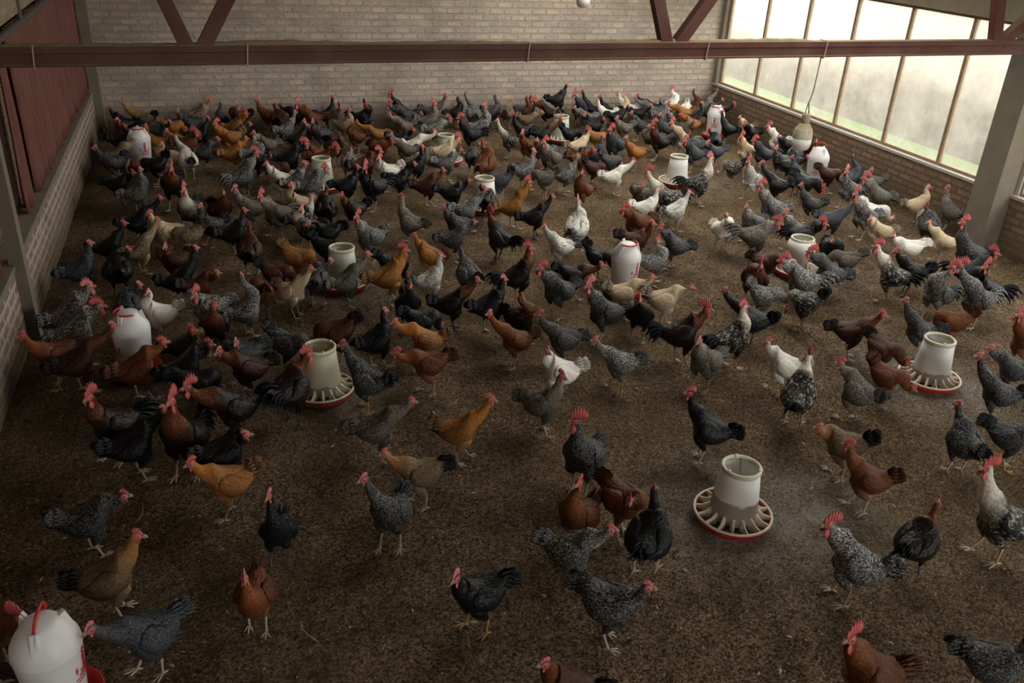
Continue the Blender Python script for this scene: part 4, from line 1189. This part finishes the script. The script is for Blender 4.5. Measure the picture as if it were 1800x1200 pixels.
def feeder(px, py, lab, nm, crust, i):
    p = at_height(px, py, .02); o = empty('poultry_feeder', (p[0], p[1], 0), random.uniform(0, 6)); tag(o, lab, 'feeder', 'tub feeders on the litter')
    key = 'y' if i == 2 else crust
    if key not in TUBM: TUBM[key] = tub_mat('tub_plastic', (.64, .63, .44) if i == 2 else (.92, .92, .90), crust)
    if i == 6: TUBM[key] = tub_mat('greenish_tub_plastic', (.60, .66, .56), crust)
    if not tubs:
        mb = MB(); mb.lathe([(.128, .045), (.131, .07), (.128, .12), (.115, .24), (.103, .345), (.099, .345), (.110, .24), (.123, .12), (.125, .05)], 40, closed=True); tubs['tub'] = mb.mesh('tub', True)
        mb = MB(); mb.lathe([(.104, .335), (.109, .345), (.110, .358), (.105, .364), (.095, .364), (.091, .358), (.094, .348), (.098, .335)], 40, closed=True)
        for q in (0.3, 2.4, 4.5):
            c = (.097 * math.cos(q), .097 * math.sin(q)); mb.box(c[0] - .008, c[0] + .008, c[1] - .008, c[1] + .008, .352, .368)
        tubs['rim'] = mb.mesh('rim', True)
        mb = MB(); mb.lathe([(.001, .004), (.175, .004), (.200, .016), (.214, .052), (.2155, .060), (.205, .060), (.192, .024), (.172, .012), (.001, .012)], 48); tubs['tray'] = mb.mesh('tray', True)
        mb = MB(); mb.lathe([(.2165, .057), (.2175, .063), (.214, .068), (.205, .066), (.203, .060), (.206, .056)], 48, closed=True); tubs['lip'] = mb.mesh('lip', True)
        mb = MB(); mb.lathe([(.001, .030), (.13, .030), (.17, .038), (.2055, .047), (.196, .030), (.172, .0125), (.001, .013)], 32); tubs['feed'] = mb.mesh('feed', True)
        mb = MB()
        mb.loft([[(.206, -.0022, .066), (.206, .0022, .066), (.206, .0022, .050), (.206, -.0022, .050)], [(.165, -.0035, .074), (.165, .0035, .074), (.165, .005, .030), (.165, -.005, .030)], [(.128, -.007, .100), (.128, .007, .100), (.128, .015, .022), (.128, -.015, .022)]]); tubs['divider'] = mb.mesh('divider', False)
        mb = MB(); mb.tube([(-.100, 0, .335), (-.05, 0, .318), (0, 0, .30), (.012, 0, .297), (.05, .002, .325), (.101, .004, .350)], .0028, 6); mb.tube([(0, 0, .30), (0, .004, .2), (0, 0, .06)], .003, 6); tubs['wire_bail'] = mb.mesh('wire_bail', True)
        mb = MB(); mb.lathe([(.001, .09), (.05, .10), (.118, .085), (.12, .05), (.001, .05)], 24); tubs['feed_heap'] = mb.mesh('feed_heap', True)
    if i == 3 and 'hopper' not in tubs:
        mb = MB(); mb.lathe([(.055, .05), (.060, .10), (.098, .19), (.134, .255), (.131, .30), (.108, .345), (.104, .345), (.127, .30), (.130, .257), (.094, .195), (.056, .105), (.051, .05)], 40, closed=True); tubs['hopper'] = mb.mesh('tub', True)
    part('tub', tubs['hopper' if i == 3 else 'tub'], o, [TUBM[key]]); part('rim', tubs['rim'], o, [RIM]); t = part('tray', tubs['tray'], o, [TRAYO if i == 2 else TRAY]); part('lip', tubs['lip'], t, [FIN]); part('feed', tubs['feed'], t, [FEED])
    for k in range(16): part('divider', tubs['divider'], t, [FIN], Matrix.Rotation(k * PI / 8, 4, 'Z'))
    part('wire_bail', tubs['wire_bail'], o, [WIRE]); part('feed_heap', tubs['feed_heap'], o, [FEED], Matrix.Diagonal((.42, .42, 1, 1)) if i == 3 else None)
for i, (px, py, lab, nm, cr) in enumerate(FEEDERS): feeder(px, py, lab, nm, cr, i)

# ------------------------------------------------------------------ bottle waterers
BOT = plain('white_bottle', (.80, .81, .82), .38, 12, .05, Subsurface_Weight=.2, Subsurface_Radius=(.05, .05, .05)); REDP = plain('red_plastic', (.55, .022, .020), .4, 20, .2); PRINT = plain('red_print', (.55, .03, .05), .5)
wp = {}
def rad_at(z):
    P = [(.045, .100), (.20, .113), (.300, .121), (.325, .118), (.40, .068)]
    for (z0, r0), (z1, r1) in zip(P, P[1:]):
        if z <= z1: return r0 + (r1 - r0) * (z - z0) / (z1 - z0)
    return .07
def patch(mb, a0, a1, z0, z1, n=4):
    for k in range(n):
        b0, b1 = a0 + (a1 - a0) * k / n, a0 + (a1 - a0) * (k + 1) / n
        q = []
        for off in (.0008, .0022):
            for a, z in ((b0, z0), (b1, z0), (b1, z1), (b0, z1)):
                r = rad_at(z) + off; q.append((r * math.cos(a), r * math.sin(a), z))
        mb.add(q, [(0, 3, 2, 1), (4, 5, 6, 7), (0, 1, 5, 4), (1, 2, 6, 5), (2, 3, 7, 6), (3, 0, 4, 7)])
def waterer(px, py, lab, nm, face, i):
    p = at_height(px, py, .02); o = empty('bottle_waterer', (p[0], p[1], 0), face); o.scale = (1.05, 1.05, 1.14); tag(o, lab, 'waterer', 'bottle waterers on the litter')
    if not wp:
        mb = MB(); mb.lathe([(.001, .04), (.098, .04), (.101, .055), (.113, .20), (.1205, .285), (.123, .292), (.1205, .300), (.121, .308), (.118, .325), (.105, .350), (.086, .376), (.070, .398), (.060, .408), (.045, .414), (.001, .416)], 44); wp['bottle'] = mb.mesh('bottle', True)
        mb = MB(); mb.lathe([(.001, .004), (.135, .004), (.150, .012), (.158, .046), (.160, .052), (.152, .052), (.143, .018), (.10, .012), (.001, .012)], 44); wp['tray'] = mb.mesh('tray', True)
        mb = MB()
        mb.loft([[(.112, -.004, .335), (.112, .004, .335), (.100, .004, .330), (.100, -.004, .330)], [(.084, -.006, .420), (.084, .006, .420), (.062, .006, .405), (.062, -.006, .405)]]); 
        mb.loft([[(.100, .012, .352), (.100, .020, .352), (.090, .020, .348), (.090, .012, .348)], [(.080, .010, .416), (.080, .018, .416), (.060, .016, .405), (.060, .010, .405)]]); wp['lug'] = mb.mesh('lug', False)
        mb = MB(); mb.tube([(.079 * math.cos(a), .079 * math.sin(a), .412 + .002 * math.sin(2 * a)) for a in np.linspace(-1.65, 1.65, 18)], .0062, 8); wp['handle'] = mb.mesh('handle', True)
        mb = MB(); mb.tube([(.012 * math.sin(a), .062 * math.cos(a), .412 + .060 * math.sin(a)) for a in np.linspace(0, PI, 18)], .0062, 8); wp['handle_up'] = mb.mesh('handle_up', True)
        mb = MB()   # two red signs over a little tower emblem and small lines of print
        for z0, z1, c, w in ((.275, .283, 0, .10), (.266, .272, 0, .14), (.255, .262, 0, .05), (.236, .255, 0, .13), (.226, .232, -.05, .05), (.226, .232, .05, .05), (.205, .226, -.045, .045), (.205, .226, .045, .045), (.192, .200, 0, .30), (.180, .186, -.2, .16), (.180, .186, .16, .24), (.166, .171, 0, .62), (.154, .158, 0, .5)):
            patch(mb, c - w / 2 * 1.6, c + w / 2 * 1.6, z0, z1)
        for c in (-.42, .42):
            for z0, z1, w in ((.205, .211, .12), (.216, .220, .12), (.192, .224, .03)): patch(mb, c - w / 2, c + w / 2, z0, z1, 2)
        wp['print'] = mb.mesh('printed_emblem', False)
    part('bottle', wp['bottle'], o, [BOT]); part('tray', wp['tray'], o, [REDP])
    for k in range(3): part('lug', wp['lug'], o, [BOT], Matrix.Rotation(k * 2 * PI / 3 + .5, 4, 'Z'))
    h = part('handle', wp['handle_up'] if i in (0, 4) else wp['handle'], o, [REDP]); e = part('printed_emblem', wp['print'], o, [PRINT]); e['label'] = 'red printed emblem'
for i, (px, py, lab, nm, rt) in enumerate(WATERERS): waterer(px, py, lab, nm, rt, i)

# ------------------------------------------------------------------ loose bits on the litter
def flakes():
    mb_v = []; mb_f = []
    n = 26000
    u = rng.random(n); Y = 1.4 + 8.0 * u ** 1.7; X = rng.uniform(ROOM_X0 + .05, ROOM_X1 - .05, n); a = rng.uniform(0, 6.28, n)
    L = rng.uniform(.003, .007, n) * (1 + Y * .05); w = rng.uniform(.0015, .0035, n) * (1 + Y * .05); tz = rng.uniform(-.5, .5, n)
    dx, dy = np.cos(a), np.sin(a); z = rng.uniform(-.004, .008, n)
    c = np.stack([X, Y, z], 1); d = np.stack([dx * L, dy * L, tz * L * .6], 1); e = np.stack([-dy * w, dx * w, rng.uniform(-.4, .4, n) * w], 1)
    V = np.stack([c - d - e, c + d - e, c + d + e, c - d + e], 1).reshape(-1, 3); V[:, 2] = np.maximum(V[:, 2], -.012)
    me = bpy.data.meshes.new('rice_hull_litter'); me.vertices.add(4 * n); me.vertices.foreach_set('co', V.astype(np.float32).ravel())
    me.loops.add(4 * n); me.loops.foreach_set('vertex_index', np.arange(4 * n, dtype=np.int32)); me.polygons.add(n); me.polygons.foreach_set('loop_start', np.arange(n, dtype=np.int32) * 4)
    at = me.attributes.new('tone', 'FLOAT', 'POINT'); at.data.foreach_set('value', np.repeat(rng.random(n), 4).astype(np.float32))
    me.update(calc_edges=True)
    M = N('hull_flakes'); t = M.n('Attribute', attribute_name='tone'); c_ = M.ramp(t.outputs['Fac'], [(0, (.06, .038, .02)), (.6, (.17, .115, .066)), (.9, (.29, .21, .13)), (1, (.46, .36, .25))])
    return link('rice_hull_litter', me, None, [M.done(M.bsdf(c_, .9))])
tag(flakes(), 'loose rice hulls and chaff scattered over the whole floor', 'litter', kind='stuff')
FEATH = plain('loose_feather', (.50, .47, .42), .8, 60, .25)
mb = MB(); ringf = []
for x, w, z in ((-.022, .001, .003), (-.012, .0015, .004), (-.004, .007, .006), (.008, .009, .010), (.018, .006, .009), (.026, .001, .006)):
    ringf.append([(x, w, z), (x, 0, z + .0016), (x, -w, z), (x, 0, z - .0008)])
mb.loft(ringf); fme = mb.mesh('loose_feather', True)
for i, (px, py) in enumerate(((72, 1020), (352, 908), (1120, 684), (1205, 1005), (1155, 1070), (953, 1047), (1563, 1130), (1585, 1168), (1370, 1182), (834, 1095), (585, 785), (590, 757), (1385, 1120), (762, 727), (1412, 782), (1425, 860), (1755, 530), (300, 1170), (725, 1075), (1105, 705), (1650, 630), (1187, 862), (1790, 530), (830, 868))):
    p = at_height(px, py, .0); f_ = link('loose_feather', fme, None, [FEATH] if not fme.materials else ()); f_.location = (p[0], p[1], .002); f_.rotation_euler = (0, 0, random.uniform(0, 6)); s_ = random.uniform(.55, .95); f_.scale = (s_,) * 3
    tag(f_, 'small pale loose feather lying flat on the brown litter', 'feather', 'loose feathers on the litter')
STALK = plain('dry_stalk', (.36, .31, .23), .8, 60, .2)
for pts, lab in (([(528, 1092), (530, 1104), (542, 1116), (558, 1127)], 'curved pale dry stalk on bare litter beside small rust hen'), ([(250, 886), (251, 900), (244, 912), (237, 919)], 'thin forked stalk between dark barred hen and orange buff hen'), ([(778, 710), (790, 713), (800, 708), (806, 700)], 'pale curved stalk behind the golden buff hen'), ([(1500, 905), (1508, 900), (1517, 897)], 'short pale straw in front of rust red-faced hen')):
    P = [at_height(x, y, .006) for x, y in pts]; mb = MB(); mb.tube(P, [.003] * (len(P) - 1) + [.0018], 6); tag(mb.build('dry_stalk', STALK, None, True), lab, 'stalk')

# ------------------------------------------------------------------ daylight: overcast sky through the window wall, plus an added rooflight and open front
w = bpy.data.worlds.new('overcast'); scn.world = w; w.use_nodes = True; nt_ = w.node_tree; bg = nt_.nodes['Background']
bg.inputs[0].default_value = (1.0, .985, .97, 1); bg.inputs[1].default_value = 8.0
for (ya, yb) in ((6.8, 12.38), (NEAR_Y, 6.46)):          # window portals guide the sky's light through the openings
    l = bpy.data.lights.new('window_portal', 'AREA'); l.shape = 'RECTANGLE'; l.size = yb - ya; l.size_y = HEAD - SILL; l.cycles.is_portal = True
    o = bpy.data.objects.new('window_portal', l); COL.objects.link(o); o.location = (ROOM_X1 + .16, (ya + yb) / 2, (HEAD + SILL) / 2)
    o.rotation_euler = (0, PI / 2, 0); o.rotation_euler = Matrix(((0, 0, 1), (1, 0, 0), (0, 1, 0))).to_euler()
l = bpy.data.lights.new('added_front_portal', 'AREA'); l.shape = 'RECTANGLE'; l.size = 4.4; l.size_y = 2.6; l.cycles.is_portal = True  # guides sky light through the added front opening
o = bpy.data.objects.new('added_front_portal', l); COL.objects.link(o); o.location = (5.6, ROOM_Y0 - .25, 2.2); o.rotation_euler = (PI / 2, 0, 0)
l = bpy.data.lights.new('added_rooflight_portal', 'AREA'); l.shape = 'RECTANGLE'; l.size = SKX1 - SKX0; l.size_y = SKY1 - SKY0; l.cycles.is_portal = True  # guides sky light through the added roof strip
o = bpy.data.objects.new('added_rooflight_portal', l); COL.objects.link(o); xm = (SKX0 + SKX1) / 2; o.location = (xm, (SKY0 + SKY1) / 2, roof_z(xm) + .08); o.rotation_euler = (0, math.atan((RIDGE - EAVE + .01) / 4.7), 0)
scn.view_settings.view_transform = 'Standard'; scn.view_settings.look = 'None'; scn.view_settings.gamma = 1.0; scn.view_settings.use_curve_mapping = False
scn.view_settings.exposure = -0.05
scn.cycles.use_denoising = True
scn.cycles.max_bounces = 8; scn.cycles.diffuse_bounces = 4; scn.cycles.transparent_max_bounces = 12; scn.cycles.sample_clamp_indirect = 6.0
scn.cycles.caustics_reflective = False; scn.cycles.caustics_refractive = False
